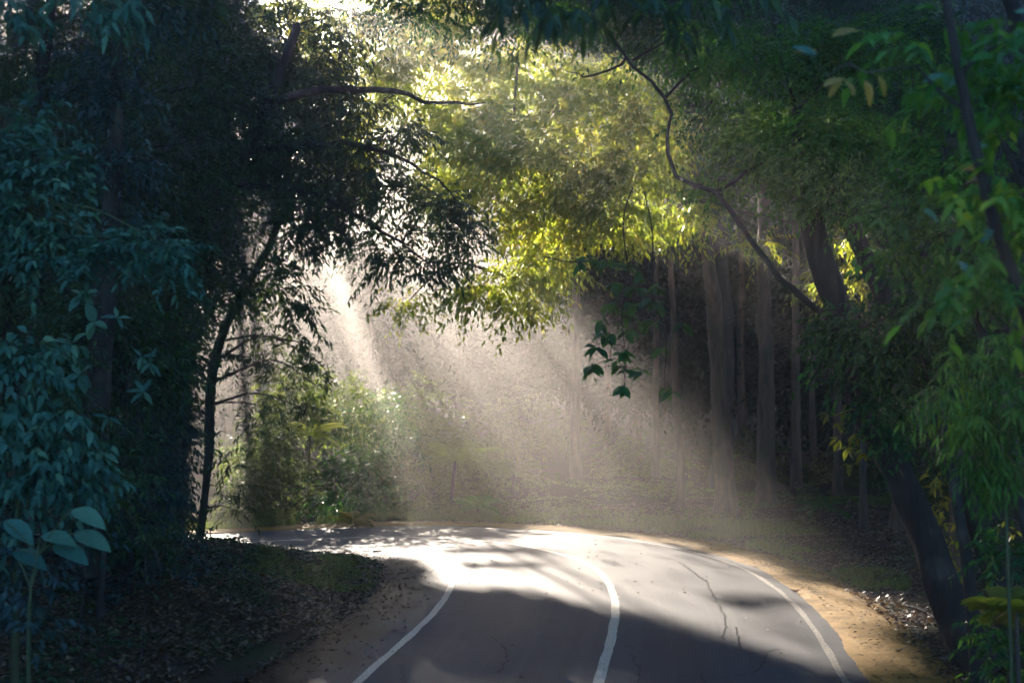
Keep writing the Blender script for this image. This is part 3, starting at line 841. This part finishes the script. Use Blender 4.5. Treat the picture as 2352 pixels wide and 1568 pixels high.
palm('palm', 'dim palm with drooping fronds in the shade under the beam', 'palm', 1035, 52, (1045, 1060, 52), 13, 1.7, 'hazy_leaf', .08, .5)
palm('palm', 'small palm with pale fronds inside the lower sunbeam', 'palm', 1180, 54, (1180, 1090, 54), 11, 1.4, 'hazy_leaf', .06, .45)
palm('fern', 'green fern clump at the far road edge below the sunbeam', 'fern', 1095, 50, (1098, 1165, 50), 12, .95, 'bright_leaf', .04, .3)
palm('fern', 'pale yellow dry fern on the far road edge under the bright shrub', 'fern', 815, 47.6, (815, 1196, 47.6), 13, .8, 'yellow_leaf', .03, .22)
palm('fern', 'light green fern high among the lit shrubs', 'fern', 705, 52.6, (712, 1000, 52.4), 12, 1.3, 'lit_leaf', .04, .4)
palm('fern', 'small fern on the dark forest floor near the straight trunks', 'fern', 1890, 45, (1890, 1165, 45), 9, .9, 'green_leaf', .03, .3)
palm('palm', 'yellow lit palm fronds at the right edge beside the leaning trunk base', 'palm', 2345, 15.2, (2335, 1400, 15.2), 13, .5, 'lit_leaf', .03, .24, .6, .026)

# ---------------------------------------------------------------- straight trunks in the mist, right of the beam
TR = [(1322, 61, .20, 'pale hazy trunk at the right rim of the sunbeam', 0), (1505, 59, .13, 'thin grey trunk behind the hanging vines', 4), (1565, 50, .13, 'slender pale trunk bending slightly beside the hanging vines', -28),
      (1762, 50, .29, 'thick dim trunk standing right of the thickest misty trunk', -8), (1828, 57, .17, 'narrow dim trunk between the thick dim trunk and the rim lit one', 0),
      (1925, 52, .14, 'narrow trunk with a bright rim left of the leaning tree', -4), (2070, 42, .22, 'dark reddish trunk just left of the leaning tree base', -10), (1395, 66, .16, 'faint trunk deep in the haze right of the beam', 3),
      (1700, 64, .18, 'faint trunk deep behind the thick misty trunks', 5), (1470, 70, .15, 'faint slender trunk deep in the haze left of the hanging vines', -4), (1868, 60, .13, 'dim slender trunk deep in the shade left of the rim lit one', -6),
      (2205, 30, .16, 'pale trunk just behind the leaning tree with lit sprays', -60)]
for i, (u, Y, rr, lab, lean) in enumerate(TR):
    top = (u + lean, 420, Y)
    bl = []
    for k in range(6):
        bl.append(B(u + lean + rng.uniform(-110, 110), rng.uniform(40, 520) if u < 2100 else rng.uniform(700, 1000), Y + rng.uniform(-2, 2), rng.uniform(70, 110), rng.uniform(50, 85), 1.0))
    tree('straight_tree' if lean > -50 else 'roadside_tree', lab, 'tree', [base(u, Y), pt(u + lean * .3, 950, Y), pt(u + lean * .8, 650, Y), pt(*top), pt(u + lean * 1.2, 150, Y)], [rr, rr * .9, rr * .75, rr * .6, rr * .35], bl,
         'green_leaf', dict(ll=.19, lw=.075, dens=48, n=9, L=.75, ldroop=.5), bark='pale_bark', sides=10)

# ---------------------------------------------------------------- the forest behind
SINL, COSL = math.sin(SUN_EL), math.cos(SUN_EL)
def cap_height(x, y):
    """how tall a tree may stand without shading the bend"""
    a, b, r = sun_coords(np.array([[x, y, 0.0]]))
    return 99
k = 0
for Yr, xs, hh, ls in ((64, np.arange(-30, 34, 4.6), 22, .28), (76, np.arange(-34, 40, 5.2), 26, .34), (90, np.arange(-40, 48, 6.0), 29, .42), (106, np.arange(-46, 56, 6.5), 31, .5), (124, np.arange(-48, 52, 6.5), 31, .6), (146, np.arange(-54, 54, 7.0), 25, .7), (170, np.arange(-56, 58, 5.5), 20, .75), (192, np.arange(-60, 62, 5.5), 16, .8)):
    for x in xs:
        x = x + rng.uniform(-1.3, 1.3); y = Yr + rng.uniform(-3, 3)
        h = hh * rng.uniform(.88, 1.05)
        cp = cap_height(x, y)
        capped = cp < h
        h = min(h, cp)
        if abs(x) > .45 * y + 5: continue
        if y < 72 and -2.6 < sun_coords(np.array([[x, y, 0.0]]))[0][0] < 13.8: continue
        z0 = gz(x, y) - .05
        tk = .4 if 2.3 < sun_coords(np.array([[x, y, 0.0]]))[0][0] < 13 else 1.0
        bl = []
        nb = max(3, int(h * .62))
        for j in range(nb):
            zz = z0 + h * (.12 + .86 * (j + rng.random()) / nb)
            wv = (2.9 if not capped else 2.2) * (1.15 - .45 * (zz - z0) / h)
            an = rng.random() * 6.28; rr_ = wv * .45
            q = rng.uniform(1.5, 2.3) * (.8 if capped else 1)
            q = min(q, .35 * h)
            bl.append((np.array([x + math.cos(an) * rr_, y + math.sin(an) * rr_, min(zz, z0 + h - .3 * q)]), (q, q, q * .75), 1.0))
        tree('forest_tree', 'shorter hazy tree standing in the bright gap behind the bend' if capped else 'tall misty tree in the forest behind the bend', 'tree',
             [(x, y, z0), (x + .3 * rng.normal(), y, z0 + h * .45), (x + .4 * rng.normal(), y, z0 + h * .85)], [tk * (.05 + .009 * h), tk * (.02 + .006 * h), .04], bl, 'far_leaf',
             dict(ll=ls, lw=ls * .52, L=1.3, n=9, dens=2.6 / (ls * ls), ldroop=.3), group='shorter trees in the bright gap' if capped else 'tall misty trees behind the bend', auto=False, sides=6, bark='bark')

# ---------------------------------------------------------------- right side
tree('leaning_tree', 'thick dark trunk leaning in over the right verge and forking among the leaves', 'tree',
     [base(2262, 22.4), pt(2190, 1410, 22.4), pt(2130, 1255, 22.4), pt(2062, 1085, 22.4), pt(1995, 960, 22.4), pt(1950, 830, 22.4), pt(1918, 700, 22.4), pt(1882, 600, 22.4), pt(1856, 500, 22.4), pt(1842, 400, 22.4), pt(1830, 250, 22.4)],
     [.30, .235, .215, .21, .20, .195, .19, .185, .17, .14, .09],
     [B(1890, 425, 21.7, 100, 55, 1.6, .4), B(1850, 330, 21.7, 110, 70, 1.4, .4), B(1720, 330, 23, 140, 90), B(1850, 260, 22.6, 150, 100), B(1790, 110, 22.5, 180, 90), B(1640, 150, 23.5, 110, 80, .8), B(1600, 50, 24, 110, 50, .7), B(1650, 430, 23.5, 80, 40, .7), B(1980, 120, 22.4, 120, 110), B(2000, 330, 22.6, 100, 90)],
     'bright_leaf', dict(ll=.10, lw=.04, L=.42, n=11, dens=150, ldroop=.35), bark='dark_bark', gap=None, sides=14,
     limbs=[([pt(1900, 722, 22.4), pt(1850, 690, 22.2), pt(1790, 630, 22.2), pt(1740, 580, 22.2), pt(1700, 525, 22.2), pt(1640, 445, 22.4), pt(1550, 402, 22.6), pt(1540, 300, 23), pt(1525, 225, 23), pt(1420, 110, 23.5), pt(1350, 0, 24), pt(1330, -60, 24)], [.045, .05, .046, .04, .038, .034, .028, .026, .024, .02, .016, .012]),
            ([pt(1640, 445, 22.4), pt(1690, 415, 22.6), pt(1740, 380, 22.8), pt(1790, 340, 22.8)], [.03, .025, .018, .01]),
            ([pt(1440, 130, 23.4), pt(1400, 165, 23.4), pt(1340, 178, 23.4), pt(1300, 165, 23.4)], [.022, .018, .014, .007]),
            ([pt(1450, 140, 23.4), pt(1540, 90, 23.2), pt(1600, 40, 23)], [.02, .016, .01])])
tree('leaning_tree', 'second dark trunk running parallel behind the thick leaning one', 'tree',
     [base(2330, 25), pt(2230, 1150, 25), pt(2120, 880, 25), pt(2050, 720, 25), pt(1998, 600, 25), pt(1955, 520, 25), pt(1915, 440, 25), pt(1880, 330, 25)], [.2, .18, .17, .165, .16, .15, .13, .08],
     [B(1950, 400, 25, 80, 50), B(1900, 330, 25, 90, 60), B(2060, 240, 25, 110, 90), B(2120, 100, 25, 130, 100)], 'green_leaf', dict(ll=.10, lw=.042, L=.45, n=10, dens=120), bark='dark_bark', gap=None, sides=12)
tree('verge_tree', 'leafy dark green tree wrapping the leaning trunk at mid height', 'tree',
     [base(2250, 21), pt(2200, 1150, 21), pt(2130, 850, 21), pt(2080, 700, 21)], [.1, .08, .06, .03],
     [B(1990, 740, 21, 100, 60), B(2080, 660, 20.8, 100, 60), B(1960, 830, 21.2, 65, 55), B(2090, 800, 21, 110, 70), B(2180, 720, 20.5, 110, 80), B(2040, 890, 21, 60, 70, .8), B(1905, 760, 21.4, 45, 50, .9), B(2220, 850, 20.5, 100, 80), B(2060, 980, 21.3, 45, 50, .6)],
     'green_leaf', dict(ll=.125, lw=.055, L=.4, n=9, dens=120, hexa=True, ldroop=.55), bark='dark_bark', gap='both')
tree('verge_tree', 'fresh green bushy tree above the leaning trunk at the right', 'tree',
     [base(2420, 17.5), pt(2330, 1000, 17.5), pt(2230, 700, 17.5), pt(2150, 520, 17.3)], [.1, .08, .06, .03],
     [B(2120, 430, 17.3, 90, 70), B(2090, 520, 17.2, 85, 60), B(2200, 560, 17, 110, 80), B(2180, 300, 17.5, 110, 90), B(2240, 420, 17, 110, 90), B(2050, 560, 17.5, 60, 45, .8), B(2300, 640, 17, 110, 90), B(2260, 160, 18, 120, 90)],
     'bright_leaf', dict(ll=.12, lw=.05, L=.36, n=9, dens=105, hexa=True, ldroop=.5), bark='dark_bark', gap=None)
r = tree('near_tree', 'closest tree at the right edge with large soft green leaves and dark stems', 'tree',
     [base(2560, 10), pt(2480, 1200, 9.8), pt(2380, 800, 9.5), pt(2290, 520, 9.3), pt(2230, 300, 9.2), pt(2180, 60, 9.2), pt(2150, -60, 9.2)], [.09, .07, .05, .042, .036, .03, .02],
     [B(2330, 260, 9.2, 80, 90), B(2320, 480, 9.2, 90, 90), B(2230, 600, 9.4, 100, 60, .9), B(2330, 690, 9.4, 80, 70), B(2340, 90, 9.2, 70, 90, .9), B(2220, 200, 9.6, 70, 70, .7), B(2200, 440, 9.6, 70, 60, .7), B(2120, 60, 9.4, 90, 50, .6)],
     'bright_leaf', dict(ll=.13, lw=.055, L=.3, n=7, dens=110, hexa=True, ldroop=.5), bark='dark_bark', gap=None,
     limbs=[([pt(2380, 760, 9.5), pt(2400, 560, 9.4), pt(2350, 420, 9.3), pt(2300, 320, 9.2)], [.03, .026, .02, .012]),
            ([pt(2210, 250, 9.2), pt(2100, 150, 9.3), pt(1990, 160, 9.3), pt(1900, 165, 9.4), pt(1825, 110, 9.4)], [.012, .009, .006, .004, .002])])
for (u, v, a, mk) in ((1830, 120, .2, 'yellow'), (1875, 128, 2.6, 'teal_narrow'), (1910, 85, .4, 'yellow'), (1985, 185, -1.2, 'yellow'), (2015, 175, -1.0, 'yellow'), (1890, 200, .5, 'yellow'), (1935, 180, -2.3, 'yellow'), (1960, 222, 1.8, 'yellow'),
                      (2240, 165, -.7, 'bright'), (2290, 70, -.6, 'bright'), (2330, 30, .2, 'teal_narrow'), (2200, 390, .2, 'yellow'), (2240, 470, -.9, 'bright'), (2280, 520, -.8, 'bright'), (2200, 600, -.8, 'teal_narrow'), (2120, 480, -.5, 'teal_narrow'),
                      (2330, 200, -.5, 'teal_narrow'), (2180, 200, .8, 'teal_narrow'), (2230, 340, .3, 'teal_narrow'), (2300, 420, -.6, 'bright'), (2120, 190, .5, 'teal_narrow'), (2270, 640, -.5, 'teal_narrow'), (2340, 560, .6, 'bright'), (2250, 560, .9, 'teal_narrow')):
    p0 = pt(u, v, 9 + .6 * rng.random())
    place_leaf(pick(mk), r, p0, (math.cos(a), .2 * rng.normal(), math.sin(a)), .13 + .03 * rng.random(), (.2 * rng.normal(), -.7, .6))
tree('bamboo_shrub', 'light green shrub at the right edge with fine drooping bamboo like leaves', 'shrub',
     [base(2330, 14), pt(2310, 1150, 14), pt(2290, 950, 14), pt(2270, 830, 14)], [.018, .016, .014, .008],
     [B(2320, 790, 14, 60, 40, 1.1), B(2240, 840, 14, 75, 45, 1.1), B(2170, 905, 14, 55, 50, 1.1), B(2260, 930, 14, 90, 60, 1.1), B(2320, 950, 14, 70, 80), B(2255, 1020, 14.2, 70, 60), B(2320, 1090, 14.2, 60, 70)],
     'bright_leaf', dict(ll=.12, lw=.023, L=.24, n=11, dens=190, hexa=False, ldroop=.85, droop=.6), bark='stem', gap=None, crown='foliage')
tree('verge_shrub', 'dark low shrub in the bottom right corner below the light green one', 'shrub',
     [base(2330, 16), pt(2320, 1350, 16)], [.04, .015],
     [B(2320, 1290, 16.5, 70, 60), B(2330, 1460, 16, 60, 60), B(2280, 1440, 17, 40, 50, .8), B(2330, 1540, 16, 60, 40)], 'green_leaf', dict(ll=.11, lw=.045, L=.3, dens=110, hexa=True), bark='stem', gap='rec' and None, crown='foliage')

def lit_spray(label, u, Y, stem, n, size, mk='litspray'):
    b = base(u, Y)
    r = root_empty('leafy_sapling', b, label, 'sapling')
    Q = catmull([b] + [pt(*q, Y) for q in stem], .12)
    V, F = tube(Q, np.linspace(.012, .004, len(Q)), 5)
    put('stem', mesh_from('stem', V, F, M['stem'], True), r)
    i0 = int(len(Q) * .35)
    for k in range(n):
        q = Q[int(rng.integers(i0, len(Q)))]
        a = rng.random() * 6.28
        q = q + rng.normal(size=3) * size * .5
        place_leaf(pick(mk), r, q, (math.cos(a), math.sin(a) * .6, -.5 + .4 * rng.normal()), size * (.7 + .5 * rng.random()), (.3 * rng.normal(), -.5, .8))
lit_spray('sapling with glowing yellow leaves close behind the leaning trunk', 2200, 24.5, [(2175, 1250), (2158, 1170), (2150, 1090)], 110, .16)
lit_spray('low sapling with lit yellow green leaves beside the bottom right shrub', 2260, 20, [(2290, 1260), (2320, 1200)], 40, .12)

# hanging vines
def vine(label, stem, Y, spots, size, mk='green'):
    spots = [(u, v, int(n * 1.8)) for u, v, n in spots]
    P = [pt(u, v, Y) for u, v in stem]
    r = root_empty('hanging_vine', P[0], label, 'vine')
    Q = catmull(P, .1)
    Q[:, 0] += .05 * vnoise(np.arange(len(Q)) * .23, np.full(len(Q), stem[0][0] * .37), 6)
    Q[:, 1] += .05 * vnoise(np.arange(len(Q)) * .21, np.full(len(Q), stem[0][0] * .71), 7)
    V, F = tube(Q, np.linspace(.012, .006, len(Q)), 5)
    put('stem', mesh_from('stem', V, F, M['dark_bark'], True), r)
    for (u, v, n) in spots:
        c = pt(u, v, Y + .3 * rng.normal())
        a = Q[np.linalg.norm(Q - c - np.array([0, 0, .15]), axis=1).argmin()]
        V, F = tube(np.array([a, (a + c) / 2 + np.array([0, 0, .05]), c]) + 1e-4, [.006, .005, .003], 4)
        put('twig', mesh_from('twig', V, F, M['dark_bark'], True), r)
        for k in range(n):
            an = rng.random() * 6.28
            d = (math.cos(an), .6 * math.sin(an), -.45 + .35 * rng.normal())
            place_leaf(pick(mk), r, c + .02 * rng.normal(size=3), d, size * (.75 + .5 * rng.random()), (.3 * rng.normal(), -.4, .9))
vine('leafy vine hanging over the road from the dark branch, longest leaf cluster', [(1455, 430), (1428, 500), (1436, 590), (1445, 650), (1432, 700), (1434, 780), (1437, 890)], 23.2,
     [(1440, 610, 5), (1410, 650, 5), (1460, 660, 6), (1400, 700, 6), (1430, 720, 5), (1380, 740, 6), (1395, 770, 5), (1440, 760, 4), (1370, 800, 5), (1360, 840, 4), (1355, 855, 2), (1430, 810, 4), (1415, 830, 3), (1440, 850, 3), (1475, 740, 5), (1490, 690, 5), (1475, 855, 3), (1437, 890, 3), (1465, 625, 4), (1450, 700, 5)], .20)
vine('thin vine hanging beside the leafy one with sparse leaves at its end', [(1478, 440), (1497, 540), (1505, 690), (1522, 740), (1528, 820), (1532, 895)], 23.4,
     [(1505, 700, 5), (1500, 735, 4), (1520, 800, 3), (1528, 893, 4), (1545, 900, 2), (1570, 745, 3), (1510, 660, 4)], .19)
vine('bare looping vine on the slender pale trunk', [(1497, 560), (1508, 700), (1520, 830), (1518, 920), (1505, 945)], 40, [], .1)
vine('short leafy tip of a branch left of the hanging vines', [(1260, 590), (1300, 600), (1340, 602), (1375, 600)], 24, [(1330, 604, 5), (1360, 598, 6), (1380, 606, 5), (1395, 600, 4), (1345, 590, 4)], .15)

vine('yellow lit leafy vine hanging from the foliage left of the leaning trunk', [(1975, 830), (1965, 900), (1950, 970), (1935, 1035)], 22.2,
     [(1985, 900, 6), (1960, 930, 7), (1940, 950, 6), (1990, 960, 5), (1925, 975, 6), (1900, 950, 5), (1965, 1000, 7), (1945, 1030, 6), (1980, 1040, 5), (1925, 1010, 3), (1955, 1065, 4)], .15, 'litspray')
# dark boughs across the top, hanging from trees outside the view
tree('overhead_tree', 'dark bough with large soft leaves hanging into the top middle', 'tree',
     [base(3600, 12), pt(3500, 300, 12), pt(2900, -300, 12), pt(2200, -260, 12.2), pt(1500, -160, 12.3), pt(1300, -60, 12.3)], [.2, .18, .12, .08, .05, .02],
     [B(1220, 10, 12.3, 60, 45, .8), B(1290, 40, 12.3, 60, 45, .8), B(1170, -40, 12.2, 90, 40), B(1420, -20, 12.4, 90, 40, .8), B(1530, 30, 12.4, 45, 50, .8), B(1640, -20, 12.4, 90, 50)],
     'dark_leaf', dict(ll=.17, lw=.05, L=.34, n=7, dens=75, hexa=True, ldroop=1.2), bark='dark_bark', gap=None)
tree('overhead_tree', 'dense dark canopy across the very top between the dark left tree and the glowing leaves', 'tree',
     [base(2700, 30), pt(2600, 300, 30), pt(2200, -150, 30), pt(1700, -220, 30), pt(1200, -150, 30)], [.25, .22, .16, .1, .05],
     [B(1000, 0, 30, 130, 60, .8), B(1150, 60, 30.5, 100, 60, .7), B(1250, 0, 30, 130, 60, .8), B(1420, 20, 30, 120, 60, .9), B(1550, 80, 30, 100, 80, .9), B(880, 20, 30.5, 100, 50, .7), B(1100, -120, 30, 300, 80), B(1500, -100, 30, 250, 80), B(1640, 260, 30, 90, 90, .8)],
     'green_leaf', dict(ll=.13, lw=.05, L=.6, dens=80), bark='dark_bark', gap='road')

# trees added to both sides, outside the view, to block low sky light
for i, (x, y) in enumerate([(-17, 4), (-19, 12), (-18, 20), (-20, 28), (-19, 36), (-23, 44), (-25, 52), (16, 2), (18, 10), (19, 19), (20, 28), (22, 36), (23, 45), (26, 54)]):
    z0 = gz(x, y)
    bl = [(np.array([x + rng.uniform(-2, 2), y + rng.uniform(-2, 2), z0 + 2 + 2.4 * k]), (3.6, 3.9, 2.0), 1.0) for k in range(7)]
    tree('forest_tree', 'added dense tree outside the view, blocking low sky light', 'tree', [(x, y, z0), (x, y, z0 + 9), (x + .5, y, z0 + 16)], [.3, .24, .12], bl, 'dark_leaf',
         dict(ll=.32, lw=.16, L=1.1, n=9, dens=17), group='added trees blocking low sky light beside the view', auto=False, sides=6, bark='dark_bark')
# crowns added over the road, mostly above the view, to block sun and sky
for bx, by, cells in (
    (-11, 20, [(-12, 20), (-4, 21), (-9, 28), (-3, 29), (-8, 35), (-15, 30)]),
    (11, 12, [(3, 17), (9, 18), (3, 25), (10, 26), (15, 25), (14, 15)]),
    (13, 36, [(4, 33), (10, 34), (15, 38), (5, 42), (11, 44), (17, 46)]),
    (-14, 40, [(-12, 38), (-7, 42), (-1, 43), (-14, 46), (-17, 36), (-16, 26)]),
    (-13, 55, [(-9, 54), (-5.5, 56), (-2, 55), (-7, 59), (-3, 60), (-12, 52), (-13, 58), (-10, 62)]),
    (7.5, 56, [(1.5, 55), (4.5, 54), (7.5, 56), (2, 60), (6, 60), (10, 55), (13, 57)])):
    h = lambda yy: 3.85 + .262 * max(yy, 14) + (3.4 if yy < 50 else .2)
    tree('blocker_tree', 'added tall tree whose crown blocks sun and sky high over the road', 'tree', [(bx, by, gz(bx, by)), (bx, by, 8), (bx * .8, by, h(by) - 1)], [.35, .28, .16],
         [(np.array([xx, yy, h(yy) + rng.uniform(0, 3)]), (4.2 if yy < 50 else 2.8, 4.2, 2.0 if yy < 50 else 2.8), 1.0 if yy < 50 else 1.3) for xx, yy in cells], 'dark_leaf', dict(ll=.26, lw=.12, L=1.0, n=9, dens=26), bark='dark_bark', gap='both', group='added trees blocking sun and sky over the road')

# ---------------------------------------------------------------- ground cover and litter
def scatter(n, xr, yr, keep, size, flat=.35, width=.5):
    x = rng.uniform(*xr, n); y = rng.uniform(*yr, n)
    off = road_offset(x, y)
    k = keep(x, y, off)
    x, y = x[k], y[k]
    off = off[k]
    z = np.where((off > -5.2) & (off < 3.6), road_z(x, y) + .006, np.where((off >= 3.6) & (off < 4.9), road_z(x, y) + .05, ground_z(x, y) + .012))
    n = len(x)
    C = np.stack([x, y, z], 1)
    a = rng.random(n) * 6.28
    d = nrm(np.stack([np.cos(a), np.sin(a), flat * np.abs(rng.normal(size=n))], 1))
    w = nrm(np.cross(d, np.array([0, 0, 1.0]) + flat * rng.normal(size=(n, 3))))
    s = size * (.6 + .8 * rng.random((n, 1)))
    P = np.stack([C, C + d * s * .45 + w * s * width * .5 + [0, 0, .012], C + d * s, C + d * s * .45 - w * s * width * .5 + [0, 0, .012]], 1)
    P[..., 2] += .004
    return P.reshape(-1, 3), np.arange(n * 4).reshape(n, 4), rng.random(n)
V, F, t = scatter(60000, (-13, -2.5), (12, 41), lambda x, y, o: (o < -4.7) & (o > -11), .10)
tag(put('leaf_litter', mesh_from('leaf_litter', V, F, M['dry_leaf'], False, t)), 'brown leaf litter covering the inner bank', None, kind='stuff')
V, F, t = scatter(60000, (-3, 14), (14, 52), lambda x, y, o: (o > 4.6) & (o < 13), .10)
tag(put('leaf_litter', mesh_from('leaf_litter', V, F, M['dry_leaf'], False, t)), 'brown leaf litter on the right verge and forest floor', None, kind='stuff')
V, F, t = scatter(40000, (-9, 8), (17, 44), lambda x, y, o: ((o > -5.4) & (o < -3.4) & (rng.random(len(x)) < np.exp(-(o + 4.8) * 1.7) * .9)) | ((o > 3.75) & (o < 4.95) & (rng.random(len(x)) < .25)) | ((np.abs(o) < 3.6) & (rng.random(len(x)) < .008)), .07, .15)
tag(put('fallen_leaves', mesh_from('fallen_leaves', V, F, M['dry_leaf'], False, t)), 'scattered dead leaves along the road edges', None, kind='stuff')

def grass(n, keep, xr, yr, h, label, mat='grass'):
    x = rng.uniform(*xr, n); y = rng.uniform(*yr, n)
    off = road_offset(x, y)
    k = keep(x, y, off) & (np.abs(off) > 4.75)
    x, y = x[k], y[k]; n = len(x)
    C = np.stack([x, y, ground_z(x, y) - .01], 1)
    a = rng.random(n) * 6.28
    w = np.stack([np.cos(a), np.sin(a), 0 * a], 1) * .006
    le = np.stack([-np.sin(a), np.cos(a), 0 * a], 1) * (h * (.2 + .6 * rng.random((n, 1))))
    hh = (h * (.5 + .8 * rng.random((n, 1)))) * np.array([[0, 0, 1.0]])
    P = np.stack([C - w, C + w, C + w * .8 + hh * .6 + le * .35, C - w * .8 + hh * .6 + le * .35, C + hh + le], 1)
    idx = np.arange(n * 5).reshape(n, 5)
    F = [*idx[:, :4].tolist(), *idx[:, [3, 2, 4]].tolist()]
    t = rng.random(n)
    tag(put('grass', mesh_from('grass', P.reshape(-1, 3), F, M[mat], False, np.concatenate([t, t]))), label, None, kind='stuff')
def ell(u, v, ru, rv):
    (x0, y0), (x1, _), (_, y1), (_, y2) = plan(u, v), plan(u + ru, v), plan(u, v - rv), plan(u, v + rv)
    return lambda x, y: ((x - x0) / (x1 - x0)) ** 2 + ((y - y0) / ((y1 - y2) / 2)) ** 2 < 1
e1, e2, e3, e4 = ell(1785, 1268, 70, 22), ell(1990, 1335, 90, 24), ell(560, 1275, 180, 28), ell(700, 1290, 80, 20)
grass(60000, lambda x, y, o: (e1(x, y) | e2(x, y)) & (vnoise(x * 2, y * 2, 8) > -.5), (4, 10), (28, 45), .13, 'two low patches of green grass on the right verge')
grass(90000, lambda x, y, o: (o < 0) & (o > -7.5) & (y > 31) & (vnoise(x * 1.5, y * 1.5, 9) > -.25), (-11, -2), (30, 42), .12, 'bright short grass along the crest of the inner bank')
grass(80000, lambda x, y, o: (o > 4.7) & (o < 8) & (y > 42) & (vnoise(x * 1.1, y * 1.1, 12) > -.3), (-14, 9), (42, 54), .28, 'rough grass along the far road edge')
def groundcover(label, n, xr, yr, keep, mat, ll=.09, h=.25):
    x = rng.uniform(*xr, n); y = rng.uniform(*yr, n)
    off = road_offset(x, y); k = keep(x, y, off)
    x, y = x[k], y[k]; n = len(x)
    C = np.stack([x, y, ground_z(x, y)], 1)
    D = nrm(np.stack([rng.normal(size=n), rng.normal(size=n), 1.0 + rng.random(n)], 1))
    V, F, t = sprays(C, D, h, 6, ll, ll * .45, .5, .2, False, np.clip(.45 + .2 * rng.normal(size=n), 0, 1))
    tag(put('undergrowth', mesh_from('undergrowth', V, F, M[mat], False, t)), label, None, kind='stuff')
groundcover('blue green ground plants on the left of the inner bank', 9000, (-14, -4), (13, 32), lambda x, y, o: (o < -7.2) & (vnoise(x * .8, y * .8, 37) > -.45), 'blue_leaf', .10, .32)
groundcover('low leafy undergrowth on the inner bank', 8000, (-14, -3), (14, 36), lambda x, y, o: (o < -6.2) & (vnoise(x * .6, y * .6, 31) > -.15), 'dark_leaf', .09, .3)
groundcover('low leafy undergrowth across the forest floor beyond the road', 9000, (-18, 16), (44, 62), lambda x, y, o: (o > 5.2) & (vnoise(x * .5, y * .5, 33) > -.1), 'hazy_leaf', .12, .4)
groundcover('sparse seedlings on the right verge', 1500, (5, 12), (18, 44), lambda x, y, o: (o > 5.6) & (vnoise(x * .8, y * .8, 35) > .05), 'green_leaf', .08, .22)

# sticks and small things lying about
def stick(label, px, r0=.012, z=.02):
    P = []
    for (u, v) in px:
        x, y = plan(u, v)
        P.append((x, y, max(gz(x, y), float(road_z(x, y))) + z + r0))
    Q = catmull(P, .12)
    V, F = tube(Q, np.linspace(r0, r0 * .5, len(Q)), 6, .15, int(px[0][0]))
    o = put('fallen_stick', mesh_from('fallen_stick', V, F, M['bark'], True))
    tag(o, label, 'stick')
stick('small dark piece of wood lying across the inner edge line', [(858, 1266), (866, 1264), (876, 1266)], .022, .006)
stick('dead branch lying on the lit litter left of the leaning trunk base', [(2080, 1395), (2120, 1408), (2165, 1440)], .025)
stick('thin stick on the right verge near the bottom', [(2060, 1500), (2100, 1485), (2150, 1480)], .015)
stick('thin stick among the dead leaves on the inner bank', [(480, 1400), (560, 1430), (640, 1425)], .014)
rl = put('fallen_leaf', mesh_from('fallen_leaf', *scatter(1, (0, .1), (0, .1), lambda x, y, o: np.ones(len(x), bool), .2)[:2], M['yellow_leaf'], False, [.9]))
bpy.data.objects.remove(rl)
x, y = plan(1822, 1362)
rl = root_empty('fallen_leaf', (x, y, float(road_z(x, y)) + .012), 'single reddish dead leaf lying on the right edge line', 'leaf')
red = leaf_mat('red_leaf', [(0, (.3, .05, .03)), (1, (.3, .05, .03))], [(0, (.3, .05, .02)), (1, (.3, .05, .02))], .2)
place_leaf(leaf_unit('leaf', red, .6, .25, -.3, .5), rl, rl.location, (1, .3, .1), .17, (0, 0, 1), 'blade')

# ---------------------------------------------------------------- haze: one closed box of even air
m = bpy.data.materials.new('haze_air'); m.use_nodes = True
N, L = m.node_tree.nodes, m.node_tree.links
N.clear()
pv = N.new('ShaderNodeVolumePrincipled')
pv.inputs['Density'].default_value = HAZE_DENSITY
pv.inputs['Anisotropy'].default_value = HAZE_G
pv.inputs['Color'].default_value = (.97, .93, .90, 1)
o = N.new('ShaderNodeOutputMaterial'); L.new(pv.outputs[0], o.inputs['Volume'])
x0, x1, y0, y1, z0, z1 = -152, 152, -42, 213, -2.0, 37.0
V = np.array([(x, y, z) for x in (x0, x1) for y in (y0, y1) for z in (z0, z1)], float)
F = np.array([[0, 1, 3, 2], [4, 6, 7, 5], [0, 4, 5, 1], [2, 3, 7, 6], [0, 2, 6, 4], [1, 5, 7, 3]])
tag(put('haze', mesh_from('haze', V, F, m)), kind='stuff')
